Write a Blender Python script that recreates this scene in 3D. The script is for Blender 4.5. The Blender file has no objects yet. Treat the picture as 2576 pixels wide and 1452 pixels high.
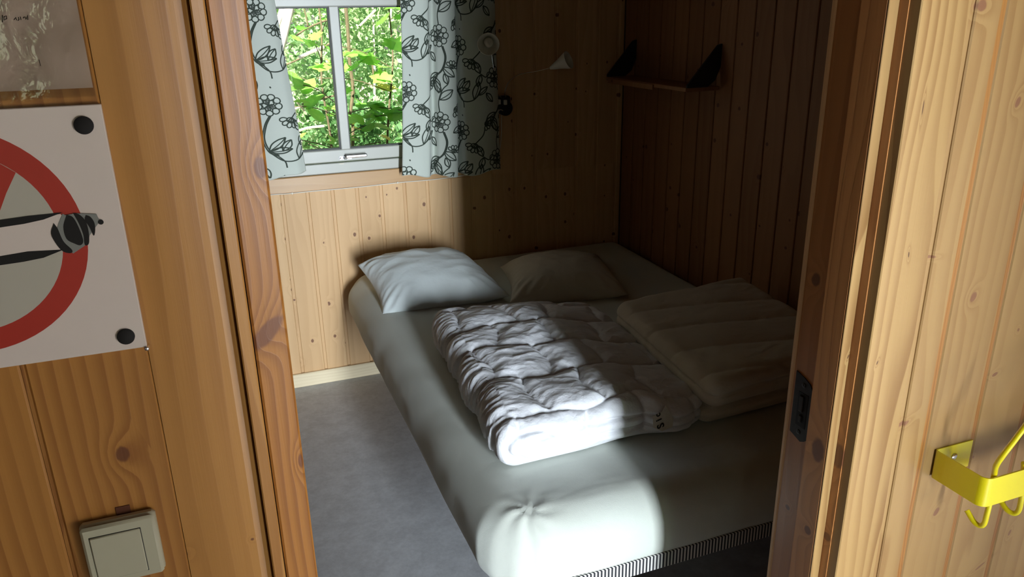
import bpy, math, random
import numpy as np
from mathutils import Vector, Matrix
random.seed(5)
S = bpy.context.scene
COL = S.collection

# ------------------------------------------------------------------ camera, world, light, exposure
R = np.array([[0.93430196, 0.13451503, -0.3301296], [-0.35607296, 0.30776098, -0.88232376], [-0.01708479, 0.94190705, 0.33543885]])
FPX = 1943.743
EYE = np.array([0., 0., 1.65])
cam = bpy.data.objects.new('camera', bpy.data.cameras.new('camera'))
COL.objects.link(cam)
cam.data.sensor_width = 36; cam.data.lens = FPX / 2576 * 36
cam.data.clip_start = .02; cam.data.clip_end = 200
m4 = Matrix([[*R[0], 0], [*R[1], 0], [*R[2], 1.65], [0, 0, 0, 1]])
cam.matrix_world = m4
S.camera = cam
S.view_settings.view_transform = 'Standard'; S.view_settings.look = 'None'
S.view_settings.gamma = 1; S.view_settings.exposure = 0.0
S.view_settings.use_curve_mapping = False
try:
    S.cycles.use_denoising = True
    S.cycles.max_bounces = 10; S.cycles.transparent_max_bounces = 16
    S.cycles.sample_clamp_indirect = 8
except Exception: pass

w = bpy.data.worlds.new('world'); S.world = w; w.use_nodes = True
nt = w.node_tree; bgn = nt.nodes['Background']
sky = nt.nodes.new('ShaderNodeTexSky')
try:
    sky.sky_type = 'NISHITA'; sky.sun_disc = False
    sky.sun_elevation = math.radians(50); sky.sun_rotation = math.radians(200)
except Exception: pass
nt.links.new(sky.outputs[0], bgn.inputs[0]); bgn.inputs[1].default_value = 0.11

def light(name, kind, loc, d, energy, color, **k):
    l = bpy.data.lights.new(name, kind); l.energy = energy; l.color = color
    for a, b in k.items(): setattr(l, a, b)
    o = bpy.data.objects.new(name, l); COL.objects.link(o); o.location = loc
    o.rotation_euler = Vector(d).to_track_quat('-Z', 'Y').to_euler()
    return o
light('sun', 'SUN', (0, -3, 8), (.30, .62, -.78), 23.0, (1, .95, .84), angle=.01)
# added area light for daylight from behind, beamed through a slot at the bed
light('added_beam_daylight', 'AREA', (.66, -4.9, 1.55), (0, 1, -.05), 900, (.82, .91, 1), shape='RECTANGLE', size=.5, size_y=2.7)
# added area light, low right, standing for daylight on the door wall
light('added_low_daylight', 'AREA', (2.05, -1.90, .62), (-.35, 1, .02), 42, (1, .97, .92), shape='RECTANGLE', size=1.3, size_y=.85)
# daylight through the hall window behind the photographer
light('hall_window_daylight', 'AREA', (-.92, -1.93, 1.72), (0, 1, -.1), 1.3, (.90, 1, .70), shape='RECTANGLE', size=.36, size_y=.5)

# ------------------------------------------------------------------ helpers
def at(px, py, Y):
    r = R @ np.array([px - 1288, -(py - 726), -FPX]); return EYE + r * (Y / r[1])
def mesh(name, V, F, smooth=False):
    me = bpy.data.meshes.new(name)
    me.from_pydata([tuple(map(float, v)) for v in V], [], [tuple(map(int, f)) for f in F]); me.update()
    if smooth: me.polygons.foreach_set('use_smooth', [True] * len(me.polygons))
    return me
def link(name, me, mat=None, parent=None, **props):
    o = bpy.data.objects.new(name, me); COL.objects.link(o)
    if parent is not None: o.parent = parent
    if mat is not None and me is not None:
        if not me.materials: me.materials.append(mat)
    for k, v in props.items(): o[k] = v
    return o
def empty(name, loc=(0, 0, 0), **props):
    o = bpy.data.objects.new(name, None); COL.objects.link(o); o.location = loc
    o.empty_display_size = .05
    for k, v in props.items(): o[k] = v
    return o
def local(o, parent):      # world-space mesh put under a parent standing at loc
    o.parent = parent; o.location = [-c for c in parent.location]
    return o
class MB:
    def __init__(s): s.V = []; s.F = []
    def add(s, V, F):
        n = len(s.V); s.V += [tuple(v) for v in V]; s.F += [tuple(i + n for i in f) for f in F]; return s
    def box(s, a, b, bev=0):
        (x0, y0, z0), (x1, y1, z1) = a, b
        if bev <= 0:
            return s.add([(x0,y0,z0),(x1,y0,z0),(x1,y1,z0),(x0,y1,z0),(x0,y0,z1),(x1,y0,z1),(x1,y1,z1),(x0,y1,z1)],
                  [(0,3,2,1),(4,5,6,7),(0,1,5,4),(1,2,6,5),(2,3,7,6),(3,0,4,7)])
        c = np.array([(x0+x1)/2, (y0+y1)/2, (z0+z1)/2]); h = np.array([(x1-x0)/2, (y1-y0)/2, (z1-z0)/2])
        V = []; idx = {}
        for sx in (-1, 1):
            for sy in (-1, 1):
                for sz in (-1, 1):
                    for ax in range(3):
                        p = np.array([sx, sy, sz]) * (h - bev); p[ax] += (sx, sy, sz)[ax] * bev
                        idx[(sx, sy, sz, ax)] = len(V); V.append(c + p)
        F = []
        for ax in range(3):
            o = [i for i in range(3) if i != ax]
            for sg in (-1, 1):
                q = []
                for u, v in ((-1,-1),(1,-1),(1,1),(-1,1)):
                    k = [0,0,0]; k[ax] = sg; k[o[0]] = u; k[o[1]] = v; q.append(idx[(*k, ax)])
                F.append(q if (sg > 0) == (ax != 1) else q[::-1])
        for ax in range(3):
            o = [i for i in range(3) if i != ax]
            for u in (-1, 1):
                for v in (-1, 1):
                    def g(t, a):
                        k = [0,0,0]; k[ax] = t; k[o[0]] = u; k[o[1]] = v; return idx[(*k, a)]
                    q = [g(-1, o[0]), g(1, o[0]), g(1, o[1]), g(-1, o[1])]
                    F.append(q)
        for k in [(a_, b_, c_) for a_ in (-1,1) for b_ in (-1,1) for c_ in (-1,1)]:
            F.append([idx[(*k, 0)], idx[(*k, 1)], idx[(*k, 2)]])
        return s.add(V, F)
    def prism(s, P, off):     # polygon P (3d points) extruded by off
        n = len(P); off = np.array(off)
        V = [np.array(p) for p in P] + [np.array(p) + off for p in P]
        F = [tuple(range(n)), tuple(range(2*n-1, n-1, -1))] + [(i, i+n, (i+1) % n + n, (i+1) % n) for i in range(n)]
        return s.add(V, F)
    def tube(s, P, r, seg=10, cap=True):
        P = [np.array(p, float) for p in P]; n = len(P)
        rs = r if hasattr(r, '__len__') else [r] * n
        up = np.array([0, 0, 1.]); V = []; F = []; prev = None
        for i in range(n):
            t = P[min(i+1, n-1)] - P[max(i-1, 0)]; t /= np.linalg.norm(t) + 1e-12
            if prev is None:
                a = up if abs(t[2]) < .9 else np.array([1., 0, 0]); u = np.cross(t, a)
            else: u = prev - t * np.dot(prev, t)
            u /= np.linalg.norm(u) + 1e-12; prev = u; v = np.cross(t, u)
            for k in range(seg):
                a = 2 * math.pi * k / seg; V.append(P[i] + rs[i] * (u * math.cos(a) + v * math.sin(a)))
        for i in range(n-1):
            for k in range(seg): F.append((i*seg+k, i*seg+(k+1) % seg, (i+1)*seg+(k+1) % seg, (i+1)*seg+k))
        if cap: F += [tuple(range(seg))[::-1], tuple((n-1)*seg+k for k in range(seg))]
        return s.add(V, F)
    def lathe(s, c, axis, prof, seg=28):      # prof: list of (distance along axis, radius)
        axis = np.array(axis, float); axis /= np.linalg.norm(axis)
        a = np.array([0, 0, 1.]) if abs(axis[2]) < .9 else np.array([1., 0, 0])
        u = np.cross(axis, a); u /= np.linalg.norm(u); v = np.cross(axis, u); V = []; F = []
        for d, r in prof:
            for k in range(seg):
                t = 2 * math.pi * k / seg; V.append(np.array(c) + axis * d + r * (u * math.cos(t) + v * math.sin(t)))
        for i in range(len(prof)-1):
            for k in range(seg): F.append((i*seg+k, i*seg+(k+1) % seg, (i+1)*seg+(k+1) % seg, (i+1)*seg+k))
        return s.add(V, F)
    def build(s, name, mat, parent=None, smooth=False, **props):
        me = mesh(name, s.V, s.F, False)
        import bmesh
        bm = bmesh.new(); bm.from_mesh(me); bmesh.ops.recalc_face_normals(bm, faces=bm.faces)
        bm.to_mesh(me); bm.free()
        if smooth:
            me.polygons.foreach_set('use_smooth', [True] * len(me.polygons))
            try: me.set_sharp_from_angle(angle=math.radians(40))
            except Exception: pass
        o = link(name, me, mat, None, **props)
        if parent is not None: local(o, parent)
        return o
def spline(P, n=8):           # Catmull-Rom through points
    P = [np.array(p, float) for p in P]; Q = [2*P[0]-P[1]] + P + [2*P[-1]-P[-2]]; out = []
    for i in range(1, len(Q)-2):
        for k in range(n):
            t = k / n; a, b, c, d = Q[i-1:i+3]
            out.append(.5*((2*b) + (-a+c)*t + (2*a-5*b+4*c-d)*t*t + (-a+3*b-3*c+d)*t**3))
    out.append(P[-1]); return out
_rng = np.random.RandomState(11); PERM = np.tile(_rng.permutation(256), 3)
GR = _rng.normal(size=(256, 3)); GR /= np.linalg.norm(GR, axis=1)[:, None]
def perlin(x, y, z):
    x, y, z = np.broadcast_arrays(np.asarray(x, float), y, z)
    xi, yi, zi = [np.floor(a).astype(int) for a in (x, y, z)]; f = [x-xi, y-yi, z-zi]
    s = [t*t*t*(t*(t*6-15)+10) for t in f]; out = 0
    for i in (0, 1):
        for j in (0, 1):
            for k in (0, 1):
                g = GR[PERM[PERM[PERM[(xi+i) & 255] + ((yi+j) & 255)] + ((zi+k) & 255)]]
                d = g[..., 0]*(f[0]-i) + g[..., 1]*(f[1]-j) + g[..., 2]*(f[2]-k)
                out = out + d * (s[0] if i else 1-s[0]) * (s[1] if j else 1-s[1]) * (s[2] if k else 1-s[2])
    return out
def sstep(a, b, x): t = np.clip((x-a)/(b-a), 0, 1); return t*t*(3-2*t)

# ------------------------------------------------------------------ materials
class NT:
    def __init__(s, name):
        s.m = bpy.data.materials.new(name); s.m.use_nodes = True; s.t = s.m.node_tree
        s.b = s.t.nodes['Principled BSDF']; s.out = s.t.nodes['Material Output']
    def n(s, kind, **k):
        o = s.t.nodes.new(kind)
        for a, b in k.items(): setattr(o, a, b)
        return o
    def l(s, a, b): s.t.links.new(a, b)
    def put(s, v, sock):
        if hasattr(v, 'is_linked') or hasattr(v, 'links'): s.l(v, sock)
        else: sock.default_value = v
    def M(s, op, a, b=0., c=None, clamp=False):
        o = s.n('ShaderNodeMath', operation=op); o.use_clamp = clamp
        s.put(a, o.inputs[0]); s.put(b, o.inputs[1])
        if c is not None: s.put(c, o.inputs[2])
        return o.outputs[0]
    def V(s, x, y, z=0.):
        o = s.n('ShaderNodeCombineXYZ'); s.put(x, o.inputs[0]); s.put(y, o.inputs[1]); s.put(z, o.inputs[2]); return o.outputs[0]
    def noise(s, v, scale, detail=2., rough=.5, out=0):
        o = s.n('ShaderNodeTexNoise'); s.l(v, o.inputs['Vector']); o.inputs['Scale'].default_value = scale
        o.inputs['Detail'].default_value = detail; o.inputs['Roughness'].default_value = rough; return o.outputs[out]
    def step(s, x, a, b, lo=0., hi=1.):
        o = s.n('ShaderNodeMapRange', interpolation_type='SMOOTHSTEP'); s.put(x, o.inputs[0])
        for i, v in enumerate((a, b, lo, hi)): o.inputs[i+1].default_value = v
        return o.outputs[0]
    def mix(s, f, a, b, mode='MIX'):
        o = s.n('ShaderNodeMix', data_type='RGBA', blend_type=mode)
        s.put(f, o.inputs[0]); s.put(a, o.inputs[6]); s.put(b, o.inputs[7]); return o.outputs[2]
    def bump(s, h, strength, dist):
        o = s.n('ShaderNodeBump'); o.inputs['Strength'].default_value = strength; o.inputs['Distance'].default_value = dist
        s.l(h, o.inputs['Height']); s.l(o.outputs[0], s.b.inputs['Normal'])
def c4(c): return (*c, 1)
def plain(name, col, rough=.5, metal=0., noise=0., scale=30., coat=0., bump=0.):
    m = NT(name); b = m.b
    b.inputs['Roughness'].default_value = rough; b.inputs['Metallic'].default_value = metal
    b.inputs['Coat Weight'].default_value = coat
    tc = m.n('ShaderNodeTexCoord'); f = m.noise(tc.outputs['Object'], scale, 4.)
    d = tuple(c * (1 - noise) for c in col)
    m.l(m.mix(f, c4(col), c4(d)), b.inputs['Base Color'])
    if bump: m.bump(f, bump, .002)
    return m.m
def pine(name, light, dark, knotc=(.13, .045, .02), vertical=True, rings=26., contrast=.6, knots=.3, spec=(), rough=.38,
         tone=.14, warp=.24, coat=.25, kscale=1., fine=.10, knotsize=1.):
    m = NT(name); b = m.b
    geo = m.n('ShaderNodeNewGeometry'); sp = m.n('ShaderNodeSeparateXYZ'); m.l(geo.outputs['Position'], sp.inputs[0])
    x, y, z = sp.outputs
    oi = m.n('ShaderNodeObjectInfo'); rnd = oi.outputs['Random']
    if vertical: u = m.M('ADD', x, m.M('MULTIPLY', y, .7)); v = z
    else: u = m.M('ADD', z, m.M('MULTIPLY', y, .7)); v = x
    uv = m.V(u, v, 0.)
    ur = m.M('ADD', u, m.M('MULTIPLY', rnd, 37.)); vr = m.M('ADD', v, m.M('MULTIPLY', rnd, 19.))
    # broad warp of the growth rings along the board
    wv = m.V(m.M('MULTIPLY', ur, 5.), m.M('MULTIPLY', vr, .75), rnd)
    w1 = m.M('SUBTRACT', m.noise(wv, 1., 2.), .5)
    w2 = m.M('SUBTRACT', m.noise(m.V(m.M('MULTIPLY', ur, 22.), m.M('MULTIPLY', vr, 3.), rnd), 1., 1.), .5)
    coord = m.M('ADD', m.M('MULTIPLY', ur, rings), m.M('MULTIPLY', w1, rings * warp))
    coord = m.M('ADD', coord, m.M('MULTIPLY', w2, .55))
    dark_f = None
    # scattered knots
    if knots > 0:
        vo = m.n('ShaderNodeTexVoronoi', feature='F1'); vo.voronoi_dimensions = '2D'
        kv = m.V(m.M('MULTIPLY', ur, 17. * kscale), m.M('MULTIPLY', vr, 7.5 * kscale))
        m.l(kv, vo.inputs['Vector']); vo.inputs['Scale'].default_value = 1.
        cs = m.n('ShaderNodeSeparateColor'); m.l(vo.outputs['Color'], cs.inputs[0])
        on = m.M('LESS_THAN', cs.outputs[0], knots)
        # true distance: undo the anisotropic scaling so a knot is nearly round
        dv = m.n('ShaderNodeVectorMath', operation='SUBTRACT'); m.l(kv, dv.inputs[0]); m.l(vo.outputs['Position'], dv.inputs[1])
        ds = m.n('ShaderNodeVectorMath', operation='DIVIDE'); m.l(dv.outputs[0], ds.inputs[0])
        ds.inputs[1].default_value = (17. * kscale * .0065 * knotsize, 7.5 * kscale * .0085 * knotsize, 1.)
        ln = m.n('ShaderNodeVectorMath', operation='LENGTH'); m.l(ds.outputs[0], ln.inputs[0])
        wob = m.noise(m.V(m.M('MULTIPLY', u, 160.), m.M('MULTIPLY', v, 90.)), 1., 1.)
        dd = m.M('DIVIDE', m.M('ADD', ln.outputs['Value'], m.M('MULTIPLY', m.M('SUBTRACT', wob, .5), .5)), m.M('ADD', m.M('MULTIPLY', cs.outputs[1], .8), .45))
        k1 = m.M('MULTIPLY', m.step(dd, .75, 1.15, 1., 0.), on)
        g = m.M('MULTIPLY', m.M('POWER', 2.718, m.M('MULTIPLY', m.M('MULTIPLY', dd, dd), -.16)), on)
        coord = m.M('ADD', coord, m.M('MULTIPLY', g, 1.7)); dark_f = k1
    for (ku, kz, ru, rv, ang) in spec:
        mp = m.n('ShaderNodeMapping', vector_type='TEXTURE'); m.l(uv, mp.inputs[0])
        mp.inputs['Location'].default_value = (ku, kz, 0); mp.inputs['Rotation'].default_value = (0, 0, ang); mp.inputs['Scale'].default_value = (ru, rv, 1)
        ln = m.n('ShaderNodeVectorMath', operation='LENGTH'); m.l(mp.outputs[0], ln.inputs[0])
        wob = m.noise(m.V(m.M('MULTIPLY', u, 90.), m.M('MULTIPLY', v, 90.)), 1., 1.)
        d = m.M('ADD', ln.outputs['Value'], m.M('MULTIPLY', m.M('SUBTRACT', wob, .5), .35))
        k1 = m.step(d, .75, 1.15, 1., 0.)
        g = m.M('POWER', 2.718, m.M('MULTIPLY', m.M('MULTIPLY', d, d), -.2))
        coord = m.M('ADD', coord, m.M('MULTIPLY', g, 2.2))
        dark_f = k1 if dark_f is None else m.M('MAXIMUM', dark_f, k1)
    ph = m.M('FRACT', coord)
    ring = m.M('MULTIPLY', m.step(ph, .15, .9), m.step(ph, .92, 1., 1., 0.))       # soft rise, quick fall: late wood
    fib = m.noise(m.V(m.M('MULTIPLY', ur, 420.), m.M('MULTIPLY', vr, 9.), rnd), 1., 3., .6)
    amt = m.noise(m.V(m.M('MULTIPLY', ur, 9.), m.M('MULTIPLY', vr, 1.3), 3.), 1., 1.)
    f = m.M('MULTIPLY', ring, m.M('MULTIPLY', m.step(amt, .25, .7, .25, 1.), contrast), clamp=True)
    f = m.M('ADD', f, m.M('MULTIPLY', m.M('SUBTRACT', fib, .5), fine * 2), clamp=True)
    col = m.mix(f, c4(light), c4(dark))
    t = m.M('ADD', 1. - tone, m.M('MULTIPLY', rnd, tone * 2))
    col = m.mix(1., col, m.V(t, m.M('POWER', t, 1.25), m.M('POWER', t, 1.6)), 'MULTIPLY')
    if dark_f is not None: col = m.mix(m.M('MULTIPLY', dark_f, .88), col, c4(knotc))
    m.l(col, b.inputs['Base Color']); b.inputs['Roughness'].default_value = rough
    b.inputs['Coat Weight'].default_value = coat; b.inputs['Coat Roughness'].default_value = .22
    m.bump(m.M('ADD', m.M('MULTIPLY', ring, .5), fib), .10, .0012)
    return m.m
def cloth(name, col, rough=.9, weave=900., bump=.25, wr=0., wscale=20., sheen=.2):
    m = NT(name); b = m.b; tc = m.n('ShaderNodeTexCoord'); v = tc.outputs['Object']
    n1 = m.noise(v, 3., 3.); m.l(m.mix(n1, c4(col), c4(tuple(c*.93 for c in col))), b.inputs['Base Color'])
    b.inputs['Roughness'].default_value = rough; b.inputs['Sheen Weight'].default_value = sheen
    h = m.M('MULTIPLY', m.noise(v, weave, 1.), .0004)
    if wr:
        n2 = m.M('ABSOLUTE', m.M('SUBTRACT', m.noise(v, wscale, 3., .55), .5))
        h = m.M('ADD', h, m.M('MULTIPLY', n2, wr))
    o = m.n('ShaderNodeBump'); o.inputs['Strength'].default_value = 1.; o.inputs['Distance'].default_value = 1.
    m.l(h, o.inputs['Height']); m.l(o.outputs[0], b.inputs['Normal'])
    return m.m

K = .83       # the door wall stands this much nearer than the unit its measures were taken in
KU = lambda px, py, Y: (lambda p: (p[0] + .7 * Y * K, p[2]))(at(px, py, Y * K))
def ks(Y, lst): return [(*KU(a, b, Y), ru*K, rv*K, ang) for a, b, ru, rv, ang in lst]
M_left = pine('varnished_pine_left', (.44, .205, .050), (.24, .085, .018), rings=72., warp=.10, contrast=.75, knots=.03, tone=.10)
M_casL = pine('varnished_pine_casing_left', (.45, .215, .055), (.27, .105, .022), rings=46., warp=.17, contrast=.7, knots=0.,
              spec=ks(.975, [(461, 1397, .0062, .0065, 0), (635, 1357, .0022, .002, 0)]), tone=.05, coat=.35)
M_jambL = pine('varnished_pine_jamb_left', (.40, .165, .034), (.22, .075, .016), (.17, .06, .025), rings=95., warp=.07, coat=.06, contrast=.75, knots=0.,
              spec=ks(.965, [(672, 838, .011, .030, -.75), (655, 422, .008, .014, .0), (757, 1160, .004, .011, .0)]), tone=.05)
M_right = pine('varnished_pine_right', (.34, .205, .080), (.22, .105, .034), (.20, .085, .045), rings=30., contrast=.5, knots=.0,
              spec=ks(.975, [(2561, 257, .006, .010, -.3), (2449, 747, .0075, .011, -.3), (2355, 1288, .007, .011, -.5), (2562, 830, .003, .004, 0),
                             (2503, 942, .008, .004, .3), (2470, 14, .011, .010, 0), (2275, 1068, .013, .0045, .5), (2345, 647, .010, .003, -.1),
                             (2540, 1340, .004, .009, -.3), (2465, 1425, .016, .003, .5), (2448, 1150, .003, .004, 0)]), tone=.07)
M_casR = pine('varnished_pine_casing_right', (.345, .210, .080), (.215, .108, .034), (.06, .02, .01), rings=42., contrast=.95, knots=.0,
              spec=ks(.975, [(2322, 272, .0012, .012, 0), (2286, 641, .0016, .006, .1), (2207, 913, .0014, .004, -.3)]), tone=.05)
M_jambR = pine('varnished_pine_jamb_right', (.42, .18, .055), (.27, .10, .026), rings=60., warp=.1, contrast=.5, knots=.0,
              spec=[(K*(1.048+.7*1.118), 1.65-.497*K, .007, .012, .1), (K*(1.048+.7*1.12), 1.65-1.02*K, .004, .005, 0), (K*(1.056+.7*1.01), 1.65-.83*K, .010, .022, 0), (K*(1.056+.7*1.01), 1.65-1.02*K, .006, .008, 0)], tone=.05)
M_tongue = pine('dark_orange_tongue', (.33, .145, .035), (.20, .07, .016), rings=150., contrast=.8, knots=0., tone=.05)  # darker orange wood for the strips set in the board joints
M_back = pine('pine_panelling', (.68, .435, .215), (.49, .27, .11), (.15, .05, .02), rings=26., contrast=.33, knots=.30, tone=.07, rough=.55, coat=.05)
M_dark = pine('pine_panelling_shaded', (.29, .135, .052), (.19, .075, .026), (.10, .03, .015), rings=26., contrast=.4, knots=.28, tone=.13, rough=.6, coat=.0)  # darker copy of the panelling; the right wall's shade is in its colour
M_board = pine('pine_apron', (.47, .27, .105), (.35, .17, .055), vertical=False, rings=22., contrast=.35, knots=.0, tone=.03)
M_skirt = pine('pale_pine_skirting', (.80, .68, .46), (.62, .47, .27), vertical=False, rings=55., warp=.1, contrast=.35, knots=.0, tone=.03, rough=.5)
M_shell = pine('pine_shell', (.14, .07, .027), (.10, .042, .014), knots=.2)  # colour kept dark to cut light bounced into the shaded bedroom
M_ceil = plain('ceiling_boards', (.10, .055, .024), .6, noise=.15)  # unseen ceiling, darkened so less light bounces down
M_white = plain('white_window_paint', (.47, .475, .42), .35, noise=.04, coat=.2)
M_gasket = plain('black_gasket', (.012, .013, .012), .5)
M_chrome = plain('brushed_metal', (.78, .78, .80), .22, 1.)
M_dmetal = plain('dark_metal', (.02, .02, .024), .45, .3)
M_bronze = plain('aged_steel', (.055, .045, .04), .35, .85, noise=.5, scale=90)
M_black = plain('black_ink', (.004, .0035, .0035), .8)
M_yellow = plain('yellow_enamel', (.74, .62, .006), .28, noise=.03, coat=.5)
M_cream = plain('cream_plastic', (.44, .425, .315), .4, noise=.05, coat=.1)
M_lamp = plain('white_lamp_plastic', (.72, .69, .58), .45, noise=.05)
M_bulb = plain('frosted_bulb', (.55, .52, .42), .15, coat=.4)
M_sign = plain('white_sign_plate', (.68, .60, .56), .35, noise=.05, coat=.15)
M_grey = plain('grey_sign_print', (.45, .43, .37), .4, noise=.03)
M_pgrey = plain('mid_grey_print', (.20, .21, .20), .4)
M_red = plain('red_sign_print', (.42, .035, .022), .4, noise=.15, scale=12)
M_paper = plain('paper', (.66, .54, .47), .8, noise=.05)
M_switch_shadow = plain('switch_shadow_tone', (.09, .025, .008), .8)  # shadow colour for the patch above the switch
M_cord = plain('white_cord', (.72, .66, .55), .5)
M_sheet = cloth('sage_sheet', (.60, .63, .565), wr=.0022, wscale=9.)
M_pillow = cloth('pillow_cotton', (.70, .755, .745), wr=.004, wscale=14.)
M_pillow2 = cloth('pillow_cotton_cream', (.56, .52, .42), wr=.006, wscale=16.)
M_duvet = cloth('white_quilt_cotton', (.76, .77, .80), wr=.0045, wscale=34.)
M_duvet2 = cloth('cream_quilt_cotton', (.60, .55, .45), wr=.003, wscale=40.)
M_curtain = cloth('curtain_cotton', (.62, .67, .60), wr=.001, wscale=20.)
M_ink = plain('curtain_print', (.045, .06, .045), .9)
M_inkfill = plain('curtain_print_fill', (.09, .105, .09), .9)

def striped():
    m = NT('striped_ticking'); tc = m.n('ShaderNodeTexCoord'); sp = m.n('ShaderNodeSeparateXYZ'); m.l(tc.outputs['Object'], sp.inputs[0])
    u = m.M('MULTIPLY', m.M('ADD', sp.outputs[0], sp.outputs[1]), 105.); f = m.M('FRACT', u)
    s = m.M('MULTIPLY', m.step(f, .40, .5), m.step(f, .9, 1., 1., 0.))
    m.l(m.mix(s, c4((.62, .60, .56)), c4((.02, .02, .025))), m.b.inputs['Base Color']); m.b.inputs['Roughness'].default_value = .9; return m.m
M_stripe = striped()
def vinyl():
    m = NT('grey_vinyl'); tc = m.n('ShaderNodeTexCoord'); v = tc.outputs['Object']
    n1 = m.noise(v, 14., 6., .65); n2 = m.noise(v, 60., 5., .7)
    f = m.M('ADD', m.M('MULTIPLY', m.step(n1, .35, .65), .6), m.M('MULTIPLY', m.step(n2, .35, .65), .4))
    m.l(m.mix(f, c4((.42, .43, .45)), c4((.56, .575, .60))), m.b.inputs['Base Color']); m.b.inputs['Roughness'].default_value = .5
    m.bump(n2, .1, .001); return m.m
M_floor = vinyl()
def glass(name, bump=0., gloss=1.5, tint=(1, 1, 1)):
    m = NT(name); t = m.n('ShaderNodeBsdfTransparent'); t.inputs[0].default_value = c4(tint)
    g = m.n('ShaderNodeBsdfGlossy'); g.inputs['Roughness'].default_value = .04 if bump else .01
    fr = m.n('ShaderNodeFresnel'); fr.inputs[0].default_value = gloss; mx = m.n('ShaderNodeMixShader')
    m.l(fr.outputs[0], mx.inputs[0]); m.l(t.outputs[0], mx.inputs[1]); m.l(g.outputs[0], mx.inputs[2]); m.l(mx.outputs[0], m.out.inputs[0])
    if bump:
        tc = m.n('ShaderNodeTexCoord')
        wv = m.n('ShaderNodeVectorMath', operation='ADD'); m.l(tc.outputs['Object'], wv.inputs[0])
        nz = m.noise(tc.outputs['Object'], 18., 2., .5, 1); sc = m.n('ShaderNodeVectorMath', operation='SCALE'); m.l(nz, sc.inputs[0]); sc.inputs['Scale'].default_value = .06
        m.l(sc.outputs[0], wv.inputs[1]); n1 = m.noise(wv.outputs[0], 22., 4., .6)
        bp = m.n('ShaderNodeBump'); bp.inputs['Strength'].default_value = bump; bp.inputs['Distance'].default_value = .004
        m.l(n1, bp.inputs['Height']); m.l(bp.outputs[0], g.inputs['Normal']); m.l(bp.outputs[0], fr.inputs['Normal'])
    return m.m
M_glass = glass('window_glass'); M_lam = glass('laminate_film', .22, 1.6)
def leafmat(name, a, b2, trans=.45):
    m = NT(name); oi = m.n('ShaderNodeObjectInfo'); tc = m.n('ShaderNodeTexCoord')
    f = m.noise(tc.outputs['Object'], 3.5, 3.)
    f = m.M('ADD', m.M('MULTIPLY', m.step(f, .3, .7), .5), m.M('MULTIPLY', oi.outputs['Random'], .5))
    c = m.mix(f, c4(a), c4(b2)); m.l(c, m.b.inputs['Base Color']); m.b.inputs['Roughness'].default_value = .5
    tr = m.n('ShaderNodeBsdfTranslucent'); m.l(c, tr.inputs[0]); mx = m.n('ShaderNodeMixShader'); mx.inputs[0].default_value = trans
    m.l(m.b.outputs[0], mx.inputs[1]); m.l(tr.outputs[0], mx.inputs[2]); m.l(mx.outputs[0], m.out.inputs[0]); return m.m
M_leaf = leafmat('fresh_green_leaf', (.17, .50, .07), (.34, .66, .12))
M_leafy = leafmat('yellowing_leaf', (.75, .70, .12), (.55, .55, .10))
M_leaff = leafmat('bush_leaf', (.13, .34, .13), (.66, .82, .45))
M_leafd = leafmat('dark_bush_leaf', (.06, .17, .05), (.16, .34, .12))
M_bark = plain('bark', (.16, .13, .07), .9, noise=.5, scale=40)
M_pale = plain('pale_bark', (.85, .80, .66), .9, noise=.3, scale=20)
M_ground = plain('forest_floor', (.62, .56, .42), .95, noise=.7, scale=6)

# ------------------------------------------------------------------ room shell
YD, XR, XL, ZC = 3.45, 1.89, -.75, 2.42      # back wall, right wall, bedroom left wall, ceiling
YF0, YF1 = .99*K, 1.15*K                         # door wall
HX0, HX1, HY = -1.35, 3.3, -1.95
FX0, FX1, ZFL, ZCL = HX0/K, HX1/K, 1.65-1.65/K, 1.65+(ZC-1.65)/K      # same limits in the door wall's own frame
MB().box((HX0-.1, HY-.1, -.1), (HX1+.1, YD+.12, 0)).build('floor', M_floor, kind='structure')
MB().box((HX0-.1, HY-.1, ZC), (HX1+.1, YD+.12, ZC+.12)).build('ceiling', M_ceil, kind='structure')

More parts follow.
